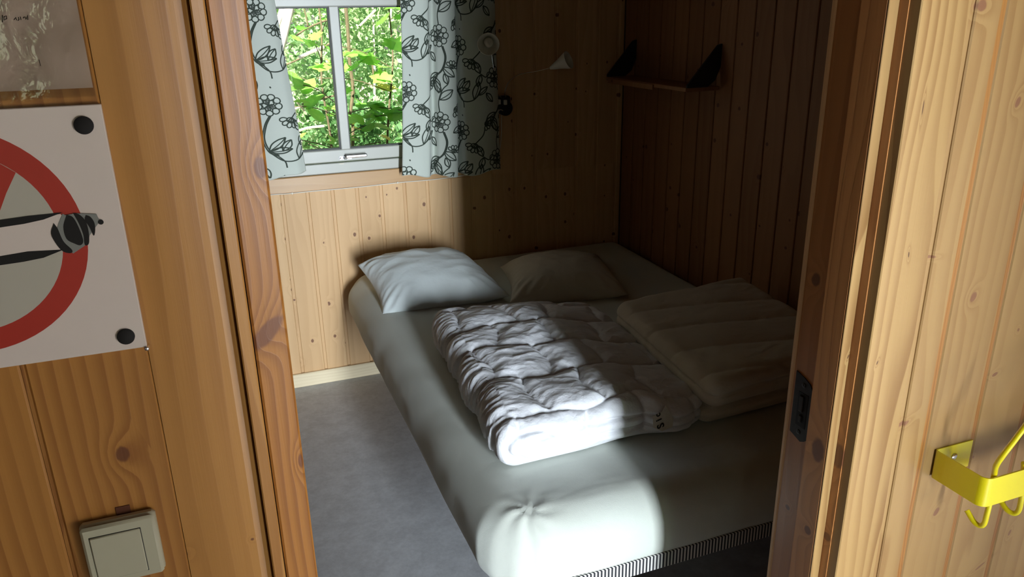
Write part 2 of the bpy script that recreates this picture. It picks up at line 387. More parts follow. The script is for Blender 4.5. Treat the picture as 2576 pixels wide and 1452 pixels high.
def plank_mesh(wd, h, g=.012, dep=.005, th=.016, name='plank'):
    # face towards -Y at y=0; recessed tongue strip on the left; bevelled edges; local x 0..wd, z 0..h
    b = .0025
    prof = [(0, dep), (g, dep), (g, b), (g+b, 0), (wd-b, 0), (wd, b), (wd, th), (0, th)]
    n = len(prof); V = [(x, y, 0) for x, y in prof] + [(x, y, h) for x, y in prof]
    F = [(i, (i+1) % n, (i+1) % n+n, i+n) for i in range(n)] + [tuple(range(n))[::-1], tuple(range(n, 2*n))]
    return mesh(name, V, F)
def plank_row(parent, mat, x0, x1, pitch, y, z0, z1, rot=0., org=(0, 0, 0), cache={}, g=.012, dep=.005, seam=None, tongue=None):
    """vertical boards from x0 to x1 (in the wall's own frame), front face at y"""
    edges = [x0]; k = math.floor((x0 - seam) / pitch) + 1 if seam is not None else 1
    base = seam if seam is not None else x0
    while base + k * pitch < x1 - .004: edges.append(base + k * pitch); k += 1
    edges.append(x1); c, s = math.cos(rot), math.sin(rot)
    for a, b in zip(edges[:-1], edges[1:]):
        key = (round(b-a, 4), round(z1-z0, 4), g, dep, mat.name)
        if key not in cache: cache[key] = plank_mesh(b-a-.0006, z1-z0, min(g, (b-a)*.4), dep + (.002 if tongue else 0))
        if tongue and a > x0:
            tk_ = ('t', g, z1-z0)
            if tk_ not in cache: cache[tk_] = mesh('tongue', [(0,0,0),(g,0,0),(g,.004,0),(0,.004,0),(0,0,z1-z0),(g,0,z1-z0),(g,.004,z1-z0),(0,.004,z1-z0)], [(0,3,2,1),(4,5,6,7),(0,1,5,4),(1,2,6,5),(2,3,7,6),(3,0,4,7)])
            o = link('tongue', cache[tk_], tongue, parent); o.location = (a - parent.location[0], y + dep - parent.location[1], z0 - parent.location[2])
        o = link('plank', cache[key], mat, parent)
        o.location = (org[0] + a*c - y*s - parent.location[0], org[1] + a*s + y*c - parent.location[1], z0 - parent.location[2]); o.rotation_euler = (0, 0, rot)
# back wall (window wall): core with the window opening, then boards
WX0, WX1, WZ0, WZ1 = .06, 1.02, .998, 1.755
wb = empty('wall_back', (0, YD, 0), kind='structure')
c = MB()
for a, b in (((XL-.1, YD+.016, 0), (WX0, YD+.12, ZC)), ((WX1, YD+.016, 0), (XR+.1, YD+.12, ZC)), ((WX0, YD+.016, 0), (WX1, YD+.12, WZ0)), ((WX0, YD+.016, WZ1), (WX1, YD+.12, ZC))): c.box(a, b)
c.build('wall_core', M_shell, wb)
SB, PB = .2235, .1086
plank_row(wb, M_back, XL, XR, PB, YD, 0, .93, seam=SB)
nx0 = WX0-.07; nx1 = WX1+.07
plank_row(wb, M_back, XL, nx0, PB, YD, .93, ZC, seam=SB); plank_row(wb, M_back, nx1, XR, PB, YD, .93, ZC, seam=SB)
plank_row(wb, M_back, nx0, nx1, PB, YD, WZ1+.07, ZC, seam=SB)
# right wall, boards face -X : own x axis runs along -Y
wr = empty('wall_right', (XR, 2.3, 0), kind='structure')
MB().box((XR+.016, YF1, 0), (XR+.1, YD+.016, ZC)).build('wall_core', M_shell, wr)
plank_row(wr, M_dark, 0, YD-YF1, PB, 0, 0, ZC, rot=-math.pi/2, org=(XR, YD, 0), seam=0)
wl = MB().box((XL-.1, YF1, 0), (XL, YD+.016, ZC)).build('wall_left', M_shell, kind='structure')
# skirting
MB().box((XL, YD-.014, 0), (XR, YD, .068), .003).build('baseboard_back', M_skirt, kind='structure')
MB().box((XR-.014, YF1, 0), (XR, YD-.014, .068), .003).build('baseboard_right', M_skirt, kind='structure')
# door wall
YF0u, YF1u = .99, 1.15
wf = empty('wall_front', (0, 1, 0), kind='structure')
c = MB(); c.box((FX0, YF0u+.001, ZFL), (.008, YF1u, ZCL)); c.box((1.10, YF0u+.001, ZFL), (FX1, YF1u, ZCL)); c.box((.008, YF0u+.001, 2.14), (1.10, YF1u, ZCL))
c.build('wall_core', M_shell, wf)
PF = .1375; Yp = .975
plank_row(wf, M_left, FX0, -.1145, PF, Yp, ZFL, ZCL, seam=-.1145, g=.004, dep=.0015, tongue=M_tongue)
plank_row(wf, M_right, 1.165, FX1, PF, Yp, ZFL, ZCL, seam=1.2345, g=.011, dep=.0025, tongue=M_tongue)
plank_row(wf, M_left, -.1145, 1.165, PF, Yp, 2.18, ZCL, seam=-.1145, g=.004, dep=.0015)
# doorway
dr = empty('door_1', (.55, 1, 0), kind='structure')
def casing(x0, x1, z0, z1, mat, round_right=True):
    P = []
    if round_right: prof = [(x0, .991), (x0, .9755), (x1-.016, .975), (x1-.008, .9765), (x1-.003, .980), (x1, .986), (x1, .991)]
    else: prof = [(x0, .9985), (x0, .977), (x0+.002, .975), (x1-.002, .975), (x1, .9765), (x1, .991)]
    n = len(prof); V = [(x, y, z0) for x, y in prof] + [(x, y, z1) for x, y in prof]
    F = [(i, (i+1) % n, (i+1) % n+n, i+n) for i in range(n)] + [tuple(range(n))[::-1], tuple(range(n, 2*n))]
    return MB().add(V, F).build('casing', mat, dr)
casing(-.1145, -.009, ZFL, 2.18, M_casL)
casing(1.058, 1.164, ZFL, 2.18, M_casR, False)
MB().box((-.009, .9755, 2.08), (1.058, .991, 2.18), .002).build('casing', M_casL, dr)
MB().box((-.0085, .960, ZFL), (.0072, .998, 2.10), .0018).build('bead', M_casL, dr)
MB().box((.0085, .965, ZFL), (.051, 1.15, 2.10), .003).build('jamb', M_jambL, dr)
MB().box((1.056, .9985, ZFL), (1.10, 1.022, 2.11)).build('jamb', M_jambR, dr, label='outer jamb strip behind the casing')
MB().box((1.034, 1.0202, ZFL), (1.0495, 1.078, 2.10), .0015).build('stop', M_jambR, dr)
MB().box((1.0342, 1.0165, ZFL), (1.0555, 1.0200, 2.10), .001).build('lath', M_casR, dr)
MB().box((1.0482, 1.022, ZFL), (1.10, 1.148, 2.11), .0015).build('rebate', M_jambR, dr)
MB().box((1.0462, 1.1475, ZFL), (1.11, 1.160, 2.11), .003).build('bead', M_back, dr)
MB().box((.051, 1.0, 2.08), (1.034, 1.15, 2.11)).build('head', M_jambR, dr)
MB().box((.051, .985, ZFL), (1.048, 1.15, ZFL+.018), .004).build('threshold', M_board, dr)
# strike plate on the rebate face
sp_ = MB(); xs = 1.0482; z0, z1 = 1.65-.845, 1.65-.706; y0, y1 = 1.082, 1.1385; yn = 1.092
pl = [(xs, y1, z0+.006), (xs, yn+.014, z0-.004), (xs, yn+.003, z0+.002), (xs, yn-.006, z0+.012), (xs, yn-.006, z1-.022), (xs, yn+.004, z1-.008), (xs, yn+.022, z1-.0), (xs, y1, z1+.006)]
sp_.prism(pl, (-.0022, 0, 0)); spo = sp_.build('strike_plate', M_bronze, dr)
zz = .5 * (z0 + z1)
def sub(mb, name, mat, par, grand, **k):
    o = mb.build(name, mat, **k); o.parent = par; o.location = -(par.location + grand.location); return o
sub(MB().box((xs-.0028, 1.097, zz-.040), (xs-.0020, 1.125, zz+.036), .0003), 'recess', M_black, spo, dr)
sub(MB().box((xs-.0060, 1.107, zz-.006), (xs-.0018, 1.119, zz+.030), .0015), 'latch_lip', M_bronze, spo, dr)
sub(MB().box((xs-.0055, 1.107, zz-.030), (xs-.0018, 1.117, zz-.014), .0015), 'latch_lip', M_bronze, spo, dr)
for z in (z0+.016, z1-.016): sub(MB().lathe((xs-.0018, 1.113, z), (-1, 0, 0), [(0, .0055), (.0012, .005), (.0016, .003), (.0010, 0)], 14), 'screw', M_bronze, spo, dr, smooth=True)
# hall
MB().box((HX0-.1, HY-.1, 0), (HX0, YF1, ZC)).build('wall_hall_left', M_shell, kind='structure')
MB().box((HX1, HY-.1, 0), (HX1+.1, YF1, ZC)).build('wall_hall_right', M_shell, kind='structure')
c = MB(); GW = (-1.2, -.64, 1.36, 2.08); GE = (.40, .84, .02, 2.05); GL = (1.35, 2.75, .15, 1.1)  # the middle opening is narrowed to shape the added light's beam
xs_ = [(HX0, GW[0], 0, ZC), (GW[0], GW[1], 0, GW[2]), (GW[0], GW[1], GW[3], ZC), (GW[1], GE[0], 0, ZC), (GE[0], GE[1], 0, GE[2]), (GE[0], GE[1], GE[3], ZC), (GE[1], GL[0], 0, ZC), (GL[0], GL[1], 0, GL[2]), (GL[0], GL[1], GL[3], ZC), (GL[1], HX1, 0, ZC)]
for a, b, z0_, z1_ in xs_: c.box((a, HY-.1, z0_), (b, HY, z1_))
c.build('wall_hall_rear', M_shell, kind='structure')
for nm, (a, b, z0_, z1_), bars in (('window_2', GW, 1), ('added_window_3', GL, 1)):  # the second window is unseen, added to carry the low area light
    wn = empty(nm, ((a+b)/2, HY, z0_), kind='structure'); c = MB()
    for bx in (((a, HY-.07, z0_), (b, HY-.02, z0_+.05)), ((a, HY-.07, z1_-.05), (b, HY-.02, z1_)), ((a, HY-.07, z0_), (a+.05, HY-.02, z1_)), ((b-.05, HY-.07, z0_), (b, HY-.02, z1_))): c.box(*bx)
    c.build('frame', M_white, wn)
    for k in range(bars):
        xm = a + (b-a)*(k+1)/(bars+1); MB().box((xm-.025, HY-.07, z0_), (xm+.025, HY-.02, z1_)).build('mullion', M_white, wn)
    MB().box((a+.03, HY-.05, z0_+.03), (b-.03, HY-.046, z1_-.03)).build('pane', M_glass, wn)
MB().box((HX0-.1, YF1, 0), (XL-.1, YD+.12, ZC)).build('wall_side', M_shell, kind='structure')
MB().box((XR+.1, YF1, 0), (HX1+.1, YD+.12, ZC)).build('wall_far_side', M_shell, kind='structure')

# ------------------------------------------------------------------ bedroom window
wn = empty('window_1', (.54, YD, .998), kind='structure')
YW = YD + .0
def ring_frame(mb, x0, x1, z0, z1, wl_, wr_, wb_, wt_, y0, y1, bev=.003):
    mb.box((x0, y0, z0), (x0+wl_, y1, z1), bev); mb.box((x1-wr_, y0, z0), (x1, y1, z1), bev)
    mb.box((x0+wl_, y0, z0), (x1-wr_, y1, z0+wb_), bev); mb.box((x0+wl_, y0, z1-wt_), (x1-wr_, y1, z1), bev); return mb
ring_frame(MB(), WX0, WX1, WZ0, WZ1, .045, .045, .045, .03, YW-.004, YW+.09).build('frame', M_white, wn)
GZ0, GZ1 = 1.1015, 1.689
# sash rails
sx0, sx1 = WX0+.048, WX1-.048
sash = MB(); y0, y1 = YW-.010, YW+.05
sash.box((sx0, y0, 1.048), (sx1, y1, GZ0), .004); sash.box((sx0, y0, GZ1), (sx1, y1, 1.725), .004)
sash.box((sx0, y0, GZ0), (sx0+.05, y1, GZ1), .003); sash.box((sx1-.05, y0, GZ0), (sx1, y1, GZ1), .003)
sash.build('sash', M_white, wn)
MB().box((.5015, y0-.001, GZ0-.002), (.5405, y1, GZ1+.002), .003).build('mullion', M_white, wn)
for a, b in ((sx0+.05, .5015), (.5405, sx1-.05)):
    g = ring_frame(MB(), a, b, GZ0, GZ1, .005, .005, .005, .005, YW+.004, YW+.03, 0).build('gasket', M_gasket, wn)
    MB().box((a+.003, YW+.016, GZ0+.003), (b-.003, YW+.020, GZ1-.003)).build('pane', M_glass, wn)
# espagnolette handle
hb = MB().box((.487, y0-.004, 1.057), (.545, y0, 1.072), .003).build('handle', M_chrome, wn)
YH = y0 - .03
sub(MB().tube([(.512, y0-.003, 1.0645), (.514, YH+.010, 1.0665), (.517, YH, 1.072)], .0075, 12), 'neck', M_chrome, hb, wn, smooth=True)
sub(MB().box((.512, YH-.008, 1.0665), (.606, YH+.001, 1.0815), .0035), 'lever', M_chrome, hb, wn, smooth=True)
for x in (.4925, .536): sub(MB().lathe((x, y0-.0038, 1.0645), (0, -1, 0), [(0, .0026), (.0006, .0026), (.0005, 0)], 12), 'screw', M_dmetal, hb, wn)
MB().box((.487, YW-.0055, 1.036), (.507, YW-.0035, 1.040)).build('keeper', M_cord, wn)
# wooden lining boards round the window
tr = MB().box((nx0, YD-.016, .930), (nx1, YD+.002, .9975), .003).build('trim_1', M_board, kind='structure')
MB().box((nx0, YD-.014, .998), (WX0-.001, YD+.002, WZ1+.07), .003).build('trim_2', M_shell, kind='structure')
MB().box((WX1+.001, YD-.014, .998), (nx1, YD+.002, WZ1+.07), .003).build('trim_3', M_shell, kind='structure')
MB().box((WX0, YD-.014, WZ1), (WX1, YD+.002, WZ1+.07), .003).build('trim_4', M_board, kind='structure')

# ------------------------------------------------------------------ curtains with printed line drawing
def stroke_library():
    """strokes in metres in one repeat tile; (points, halfwidth) and filled polygons"""
    st, fl = [], []
    def sm(P, w=.0017): st.append((np.array(spline(P, 7)), w))
    def leaf(x, y, a, L, W, mid=True):
        ca, sa = math.cos(a), math.sin(a); T = lambda p, q: (x + p*ca - q*sa, y + p*sa + q*ca)
        sm([T(0, 0), T(L*.3, W*.45), T(L*.65, W*.5), T(L, 0)]); sm([T(0, 0), T(L*.35, -W*.5), T(L*.7, -W*.42), T(L, 0)])
        if mid: sm([T(0, 0), T(L*.4, W*.12), T(L*.75, W*.1), T(L*.95, 0)], .0013)
    def petal(x, y, a, L, W, f=False, w=.0015):
        ca, sa = math.cos(a), math.sin(a); T = lambda p, q: (x + p*ca - q*sa, y + p*sa + q*ca)
        P = [T(0, 0), T(L*.45, W*.5), T(L*.85, W*.42), T(L, 0), T(L*.85, -W*.42), T(L*.45, -W*.5), T(0, 0)]
        sm(P, w)
        if f: fl.append(np.array(spline([T(L*.12, 0), T(L*.45, W*.4), T(L*.88, 0), T(L*.45, -W*.4), T(L*.12, 0)], 5)))
    def flower(x, y, r, n=9, ph=0.):
        for k in range(n):
            a = ph + 2*math.pi*k/n; petal(x+math.cos(a)*r*.42, y+math.sin(a)*r*.42, a, r*.58, r*.50)
        for k in range(5):
            a = ph + .35 + 2*math.pi*k/5; petal(x, y, a, r*.52, r*.38, k in (0, 1, 3))
    def half(x, y, r, a0):
        for k in range(5):
            a = a0 + (k-2)*.5; petal(x + math.cos(a)*r*.35, y+math.sin(a)*r*.35, a, r*.6, r*.34)
        for k in range(3): petal(x, y, a0+(k-1)*.6, r*.5, r*.3)
    # column A
    flower(.042, .035, .027, 9, .2)
    sm([(.040, .062), (.028, .085), (.020, .120), (.028, .152), (.045, .165)]); sm([(.052, .010-.016), (.050, -.010)])
    leaf(.028, .152, -.75, .050, .016); leaf(.030, .153, -.1, .045, .014)
    sm([(.028, .152), (.055, .178), (.085, .176), (.105, .150)]); sm([(.045, .165), (.056, .180), (.058, .196)])
    leaf(.085, .176, -1.25, .050, .018); leaf(.096, .165, -.65, .036, .012)
    half(.085, .070, .028, 2.0); sm([(.085, .070), (.105, .050), (.112, .030)])
    half(.112, .205-.190, .022, .4)
    leaf(.012, .19, 1.2, .032, .014)
    # column B
    flower(.150, .120, .028, 9, .7)
    sm([(.160, .146), (.168, .175), (.160, .205), (.140, .225)]); leaf(.162, .200, .7, .042, .018); leaf(.150, .215, 2.6, .040, .018)
    leaf(.140, .225, 1.3, .044, .018); leaf(.140, .225, 2.4, .036, .016)
    sm([(.152, .092), (.150, .065), (.160, .035), (.175, .020)]); leaf(.158, .040, -2.3, .044, .018); leaf(.152, .060, -.6, .044, .020)
    leaf(.175, .020, -1.9, .030, .013); half(.190, .085, .024, .5)
    leaf(.104, .108, -2.0, .036, .015); leaf(.106, .110, 1.9, .034, .014); sm([(.105, .109), (.120, .118), (.132, .108)])
    leaf(.186, .150, -.5, .034, .015); leaf(.120, .160, .9, .032, .014); half(.186, .205, .022, -1.2); leaf(.075, .125, 2.2, .034, .015)
    sm([(.043, .062), (.031, .086), (.0235, .120), (.031, .150), (.047, .163)]); sm([(.163, .146), (.171, .175), (.163, .205), (.143, .224)])
    return st, fl
STROKES, FILLS = stroke_library(); SC = 1.62
STROKES = [(p*SC, w*1.45) for p, w in STROKES]; FILLS = [p*SC for p in FILLS]
TW, TH = .205*SC, .225*SC
def curtain(label, path, zt, hem, phase, flare, mirror=False):
    """path: plan polyline (x,y) of the cloth; hem(u)->z bottom; flare(u,t)->dx"""
    P = np.array(spline(path, 10)); seg = np.r_[0, np.cumsum(np.linalg.norm(np.diff(P, axis=0), axis=1))]; L = seg[-1]
    def Sf(u, v):      # u metres along the cloth, v metres down
        u = np.asarray(u, float); v = np.asarray(v, float)
        x = np.interp(u, seg, P[:, 0]); y = np.interp(u, seg, P[:, 1]); zb = hem(u / L); t = v / (zt - zb)
        x = x + flare(u / L, t) + .004 * perlin(u*9, v*3, 7.3); ym = P[:, 1].mean()
        y = ym + (y - ym) * (.65 + .5*t) + .006 * perlin(u*14, v*4, 1.7)
        return np.stack([x, y, zt - v], -1)
    nu, nv = int(L/.004), 120
    U = np.linspace(0, L, nu); T = np.linspace(0, 1, nv)
    UU, TT = np.meshgrid(U, T); VV = TT * (zt - hem(UU / L)); G = Sf(UU, VV)
    V = G.reshape(-1, 3); F = []
    for j in range(nv-1):
        for i in range(nu-1):
            a = j*nu+i; F.append((a, a+1, a+nu+1, a+nu))
    root = empty('curtain', (P[:, 0].mean(), P[:, 1].mean(), zt-.74), label=label, category='curtain', group='floral curtains at the bedroom window')
    me = mesh('cloth', V, F, True); o = link('cloth', me, M_curtain); local(o, root)
    md = o.modifiers.new('thickness', 'SOLIDIFY'); md.thickness = .0012; md.offset = 0
    def nrm(u, v):
        e = .001; a = Sf(u+e, v) - Sf(u-e, v); b = Sf(u, v+e) - Sf(u, v-e); n = np.cross(a, b)
        n /= np.linalg.norm(n, axis=-1)[..., None] + 1e-12; return n * np.where(n[..., 1:2] > 0, -1, 1)
    mb = MB(); mf = MB()
    for ti in range(-2, int(L/TW)+2):
        for tj in range(-2, int(.9/TH)+2):
            ou = ti*TW + phase[0]; ov = tj*TH + phase[1] + (TH*.5 if ti % 2 else 0)
            for pts, wd in STROKES:
                q = pts * ((-1, 1) if mirror else (1, 1)) + (ou, ov); vmax = zt - hem(np.clip(q[:, 0] / L, 0, 1))
                ok = (q[:, 0] > .002) & (q[:, 0] < L-.002) & (q[:, 1] > .002) & (q[:, 1] < vmax-.002)
                if ok.sum() < 2: continue
                d = np.gradient(q, axis=0); d /= np.linalg.norm(d, axis=1)[:, None] + 1e-9; nn = np.stack([-d[:, 1], d[:, 0]], 1)
                a = q + nn*wd; b = q - nn*wd; N = nrm(q[:, 0], q[:, 1]) * .0014
                A = Sf(a[:, 0], a[:, 1]) + N; B = Sf(b[:, 0], b[:, 1]) + N; n0 = len(mb.V)
                mb.V += [tuple(p) for p in A] + [tuple(p) for p in B]; k = len(q)
                for i in range(k-1):
                    if ok[i] and ok[i+1]: mb.F.append((n0+i, n0+i+1, n0+k+i+1, n0+k+i))
            for pts in FILLS:
                q = pts[:-1] * ((-1, 1) if mirror else (1, 1)) + (ou, ov); vmax = zt - hem(np.clip(q[:, 0] / L, 0, 1))
                if not ((q[:, 0] > .002) & (q[:, 0] < L-.002) & (q[:, 1] > .002) & (q[:, 1] < vmax-.002)).all(): continue
                A = Sf(q[:, 0], q[:, 1]) + nrm(q[:, 0], q[:, 1]) * .0011
                mf.add(A, [tuple(range(len(A)))])
    for b_, nm, mt in ((mb, 'line_print', M_ink), (mf, 'petal_print', M_inkfill)):
        o = link(nm, mesh(nm, b_.V, b_.F), mt, kind='stuff'); local(o, root)
    return root
ZT = 1.86
curtain('white floral curtain gathered in folds on the right of the window, partly in shade',
        [(.792, 3.372), (.80, 3.366), (.85, 3.356), (.90, 3.360), (.915, 3.385), (.93, 3.392), (.945, 3.362), (.985, 3.348), (1.02, 3.358), (1.024, 3.395), (1.03, 3.398), (1.04, 3.360), (1.06, 3.340), (1.12, 3.334), (1.17, 3.350), (1.205, 3.375)],
        ZT, lambda u: .955 + .045*np.abs(u-.55)**1.3 + .006*np.sin(u*23), (-.05, .10), lambda u, t: t**1.5 * (-.045*(1-u) + .012*u))
curtain('narrow white floral curtain on the left of the window, beside the door casing',
        [(.02, 3.40), (.05, 3.37), (.09, 3.40), (.125, 3.385), (.16, 3.375), (.20, 3.372), (.25, 3.376), (.275, 3.40)],
        ZT, lambda u: .982 + .045*u + .003*np.sin(u*19), (.135, .125), lambda u, t: .078*np.clip(u-.35, 0, 1)*t*1.25, False)
cr = empty('curtain_rod', (.6, 3.39, 1.88), label='thin white curtain rod above the window holding both curtains', category='curtain rod')
MB().tube([(-.05, 3.385, 1.868), (1.27, 3.385, 1.868)], .008, 12).build('rod', M_white, cr, smooth=True)
for x in (-.03, 1.25): MB().box((x-.008, 3.38, 1.860), (x+.008, YD, 1.876)).build('bracket', M_white, cr)

# cord clipped under the window board
cp = [at(676, 491, 3.43), at(720, 488, 3.43), at(790, 481, 3.43), at(860, 475, 3.43), at(930, 468, 3.43), at(1010, 459, 3.43), at(1090, 452, 3.43), at(1150, 444, 3.43), at(1200, 436, 3.43), at(1235, 424, 3.43), at(1258, 370, 3.43), at(1262, 290, 3.43)]
cp = [(-.2, 3.43, .927)] + cp
cd = empty('cable', cp[0], label='thin white cable clipped along the lower edge of the window board', category='cable')
MB().tube(spline(cp, 5), .0024, 8).build('cord', M_cord, cd, smooth=True)
for p in (at(735, 487, 3.43), at(1000, 460, 3.43)): MB().box((p[0]-.003, 3.426, p[2]-.004), (p[0]+.003, 3.436, p[2]+.005), .001).build('clip', M_cord, cd)

# ------------------------------------------------------------------ wall lamp with two gooseneck arms
lb = at(1266, 262, 3.43)
wlmp = empty('wall_lamp', (lb[0], YD, lb[2]), label='two-armed wall reading lamp with white cone shades right of the curtain', category='lamp')
MB().box((lb[0]-.028, 3.405, lb[2]-.035), (lb[0]+.028, YD, lb[2]+.038), .006).build('base', M_dmetal, wlmp, smooth=True)
MB().lathe((lb[0]+.006, 3.425, lb[2]-.018), (0, -1, 0), [(-.02, .034), (.012, .034), (.018, .028), (.018, 0)], 28).build('wall_plate', M_dmetal, wlmp, smooth=True)
for p in (at(1257, 257, 3.39), at(1273, 258, 3.39)): MB().box((p[0]-.007, 3.392, p[2]-.011), (p[0]+.007, 3.407, p[2]+.011), .002).build('switch', M_lamp, wlmp)
def shade(apex, axis, L, r, name='shade'):
    o = MB().lathe(apex, axis, [(-.004, .006), (0, .007), (.01, .011), (L*.45, r*.52), (L*.8, r*.83), (L, r), (L+.001, r-.0015), (L*.8, r*.80), (L*.45, r*.49), (.012, .008), (.012, 0)], 36).build(name, M_lamp, wlmp, smooth=True)
    sub(MB().lathe(np.array(apex)+np.array(axis)/np.linalg.norm(axis)*.012, axis, [(0, .008), (.014, .010), (.024, .018), (.038, .0215), (.052, .018), (.060, .010), (.063, 0)], 22), 'bulb', M_bulb, o, wlmp, smooth=True)
    return o
a1 = at(1229, 100, 3.30); ax1 = np.array([-.36, -1, -.22])
shade(a1, ax1, .075, .047)
a2 = at(1386, 171, 3.27); e2 = at(1436, 148, 3.20) ; ax2 = e2 - a2
shade(a2, ax2, .092, .040)
MB().tube(spline([(lb[0]+.008, 3.41, lb[2]+.03), at(1270, 232, 3.39), at(1281, 205, 3.36), at(1305, 188, 3.33), at(1345, 180, 3.30), a2], 8), .0022, 8).build('arm', M_chrome, wlmp, smooth=True)
MB().tube(spline([(lb[0]-.014, 3.41, lb[2]+.03), at(1250, 232, 3.39), at(1244, 190, 3.37), at(1237, 140, 3.34), a1], 8), .0022, 8).build('arm', M_chrome, wlmp, smooth=True)
MB().tube(spline([(lb[0]-.004, 3.41, lb[2]-.03), at(1258, 276, 3.40), at(1252, 285, 3.41), at(1245, 300, 3.42)], 6), .002, 8).build('lead', M_cord, wlmp, smooth=True)

# ------------------------------------------------------------------ shelf on right wall
sh = empty('wall_shelf', (XR, 3.0, 1.36), label='small wooden shelf with two dark side brackets on the shaded right wall', category='shelf')
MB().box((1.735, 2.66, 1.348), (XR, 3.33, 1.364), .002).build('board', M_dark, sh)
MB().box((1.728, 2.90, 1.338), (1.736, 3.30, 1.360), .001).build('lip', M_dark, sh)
for y in (2.66, 3.33):
    P = [(XR, y, 1.525), (1.872, y, 1.520), (1.742, y, 1.373), (1.742, y, 1.363), (1.835, y, 1.363), (1.868, y, 1.388), (XR, y, 1.44)]
    MB().prism(P, (0, .010, 0)).build('bracket', M_dmetal, sh)

# ------------------------------------------------------------------ soft things: rounded boxes
def puff(half, r, res, disp, warp, name, mat, parent=None, **props):
    h = np.array(half, float); VV = []; FF = []; NN = []; n0 = 0
    for ax in range(3):
        o = [i for i in range(3) if i != ax]
        na, nb = [max(2, int(2*h[i]/res)) for i in o]
        A, B = np.meshgrid(np.linspace(-1, 1, na+1), np.linspace(-1, 1, nb+1), indexing='ij')
        for sg in (-1, 1):
            p = np.zeros(A.shape + (3,)); p[..., ax] = sg*h[ax]; p[..., o[0]] = A*h[o[0]]; p[..., o[1]] = B*h[o[1]]
            q = np.clip(p, -(h-r), h-r); n = p - q; n /= np.linalg.norm(n, axis=-1)[..., None]
            VV.append((q + r*n).reshape(-1, 3)); NN.append(n.reshape(-1, 3))
            idx = np.arange((na+1)*(nb+1)).reshape(na+1, nb+1) + n0; n0 += idx.size
            a, b, c_, d = idx[:-1, :-1], idx[1:, :-1], idx[1:, 1:], idx[:-1, 1:]
            f = np.stack([a, b, c_, d], -1).reshape(-1, 4)
            if (sg < 0) != (ax == 1): f = f[:, ::-1]
            FF.append(f)
    V = np.concatenate(VV); N = np.concatenate(NN); F = np.concatenate(FF)
    _, first, inv = np.unique(np.round(V, 5), axis=0, return_index=True, return_inverse=True); inv = inv.ravel()
    V = V[first]; N = N[first]; F = inv[F]
    F = [tuple(dict.fromkeys(f)) for f in F.tolist()]; F = [f for f in F if len(f) >= 3]
    V = warp(V + N * disp(V, N)[:, None], V)
    o = link(name, mesh(name, V, F, True), mat, None, **props)
    if parent is not None: local(o, parent)
    return o
# bed -----------------------------------------------------------
BX0, BX1, BY0, BY1, BZ0, BZ1 = .443, 1.876, 1.345, 3.435, .345, .540
bed = empty('bed', ((BX0+BX1)/2, (BY0+BY1)/2, 0), label='wide low bed under a pale sage fitted sheet in the far right corner', category='bed')
hm = np.array([(BX1-BX0)/2, (BY1-BY0)/2, (BZ1-BZ0)/2]); cm = np.array([(BX1+BX0)/2, (BY1+BY0)/2, (BZ1+BZ0)/2])
def d_m(V, N):
    x, y, z = V.T; top = np.clip(N[:, 2], 0, 1); side = 1 - np.abs(N[:, 2])
    d = .006*perlin(x*2.2, y*2.2, z*2+3) + .0025*perlin(x*9+y*5, y*4, z*6)
    d = d + side * (.004*perlin(x*7, y*7, z*12) - .006*np.clip(-z/hm[2], 0, 1))
    cx, cy = -hm[0]+.10, -hm[1]+.06        # gathered corner at the foot
    r = np.hypot(x-cx, y-cy) + 1e-6; ang = np.arctan2(y-cy, x-cx)
    d = d + .0035*np.exp(-(r/.07)**2)*np.sin(ang*7+perlin(x*12, y*12, 0)*4) - .005*np.exp(-(r/.013)**2)
    d = d + .0035*np.exp(-((y+hm[1]-.10-.10*perlin(x*2, 3, 1))/.035)**2)*top*np.abs(perlin(x*6, y*22, 5))*2
    return d
def w_m(V, V0):
    x, y, z = V0.T; V = V.copy()
    # round the plan corners on the free side a little more
    for sy in (-1, 1):
        ex = np.clip((-x - (hm[0]-.13))/.13, 0, 1); ey = np.clip((sy*y - (hm[1]-.13))/.13, 0, 1); k = ex*ey
        V[:, 0] += .040*k; V[:, 1] -= sy*.040*k
    t = np.clip((z/hm[2]+1)/2, 0, 1); V[:, 0] += .028*t**2*np.clip(-x/hm[0], 0, 1); V[:, 1] += .034*t**2*np.clip(-y/hm[1], 0, 1)
    V[:, 2] -= .035*np.clip((-hm[0]+.10-x)/.10, 0, 1)**2*np.clip(t, 0, 1)*0
    return V + cm
puff(hm, .075, .0095, d_m, w_m, 'fitted_sheet', M_sheet, bed)
MB().box((BX0+.045, BY0+.006, .341), (BX1-.01, BY1-.01, .386), .002).build('mattress_base', M_stripe, bed, label='dark and white striped ticking base')
for x in (BX0+.26, BX1-.13):
    for y in (BY0+.25, BY1-.13): MB().lathe((x, y, 0), (0, 0, 1), [(0, 0), (0, .024), (.342, .028), (.342, 0)], 18).build('leg', M_dmetal, bed, smooth=True)

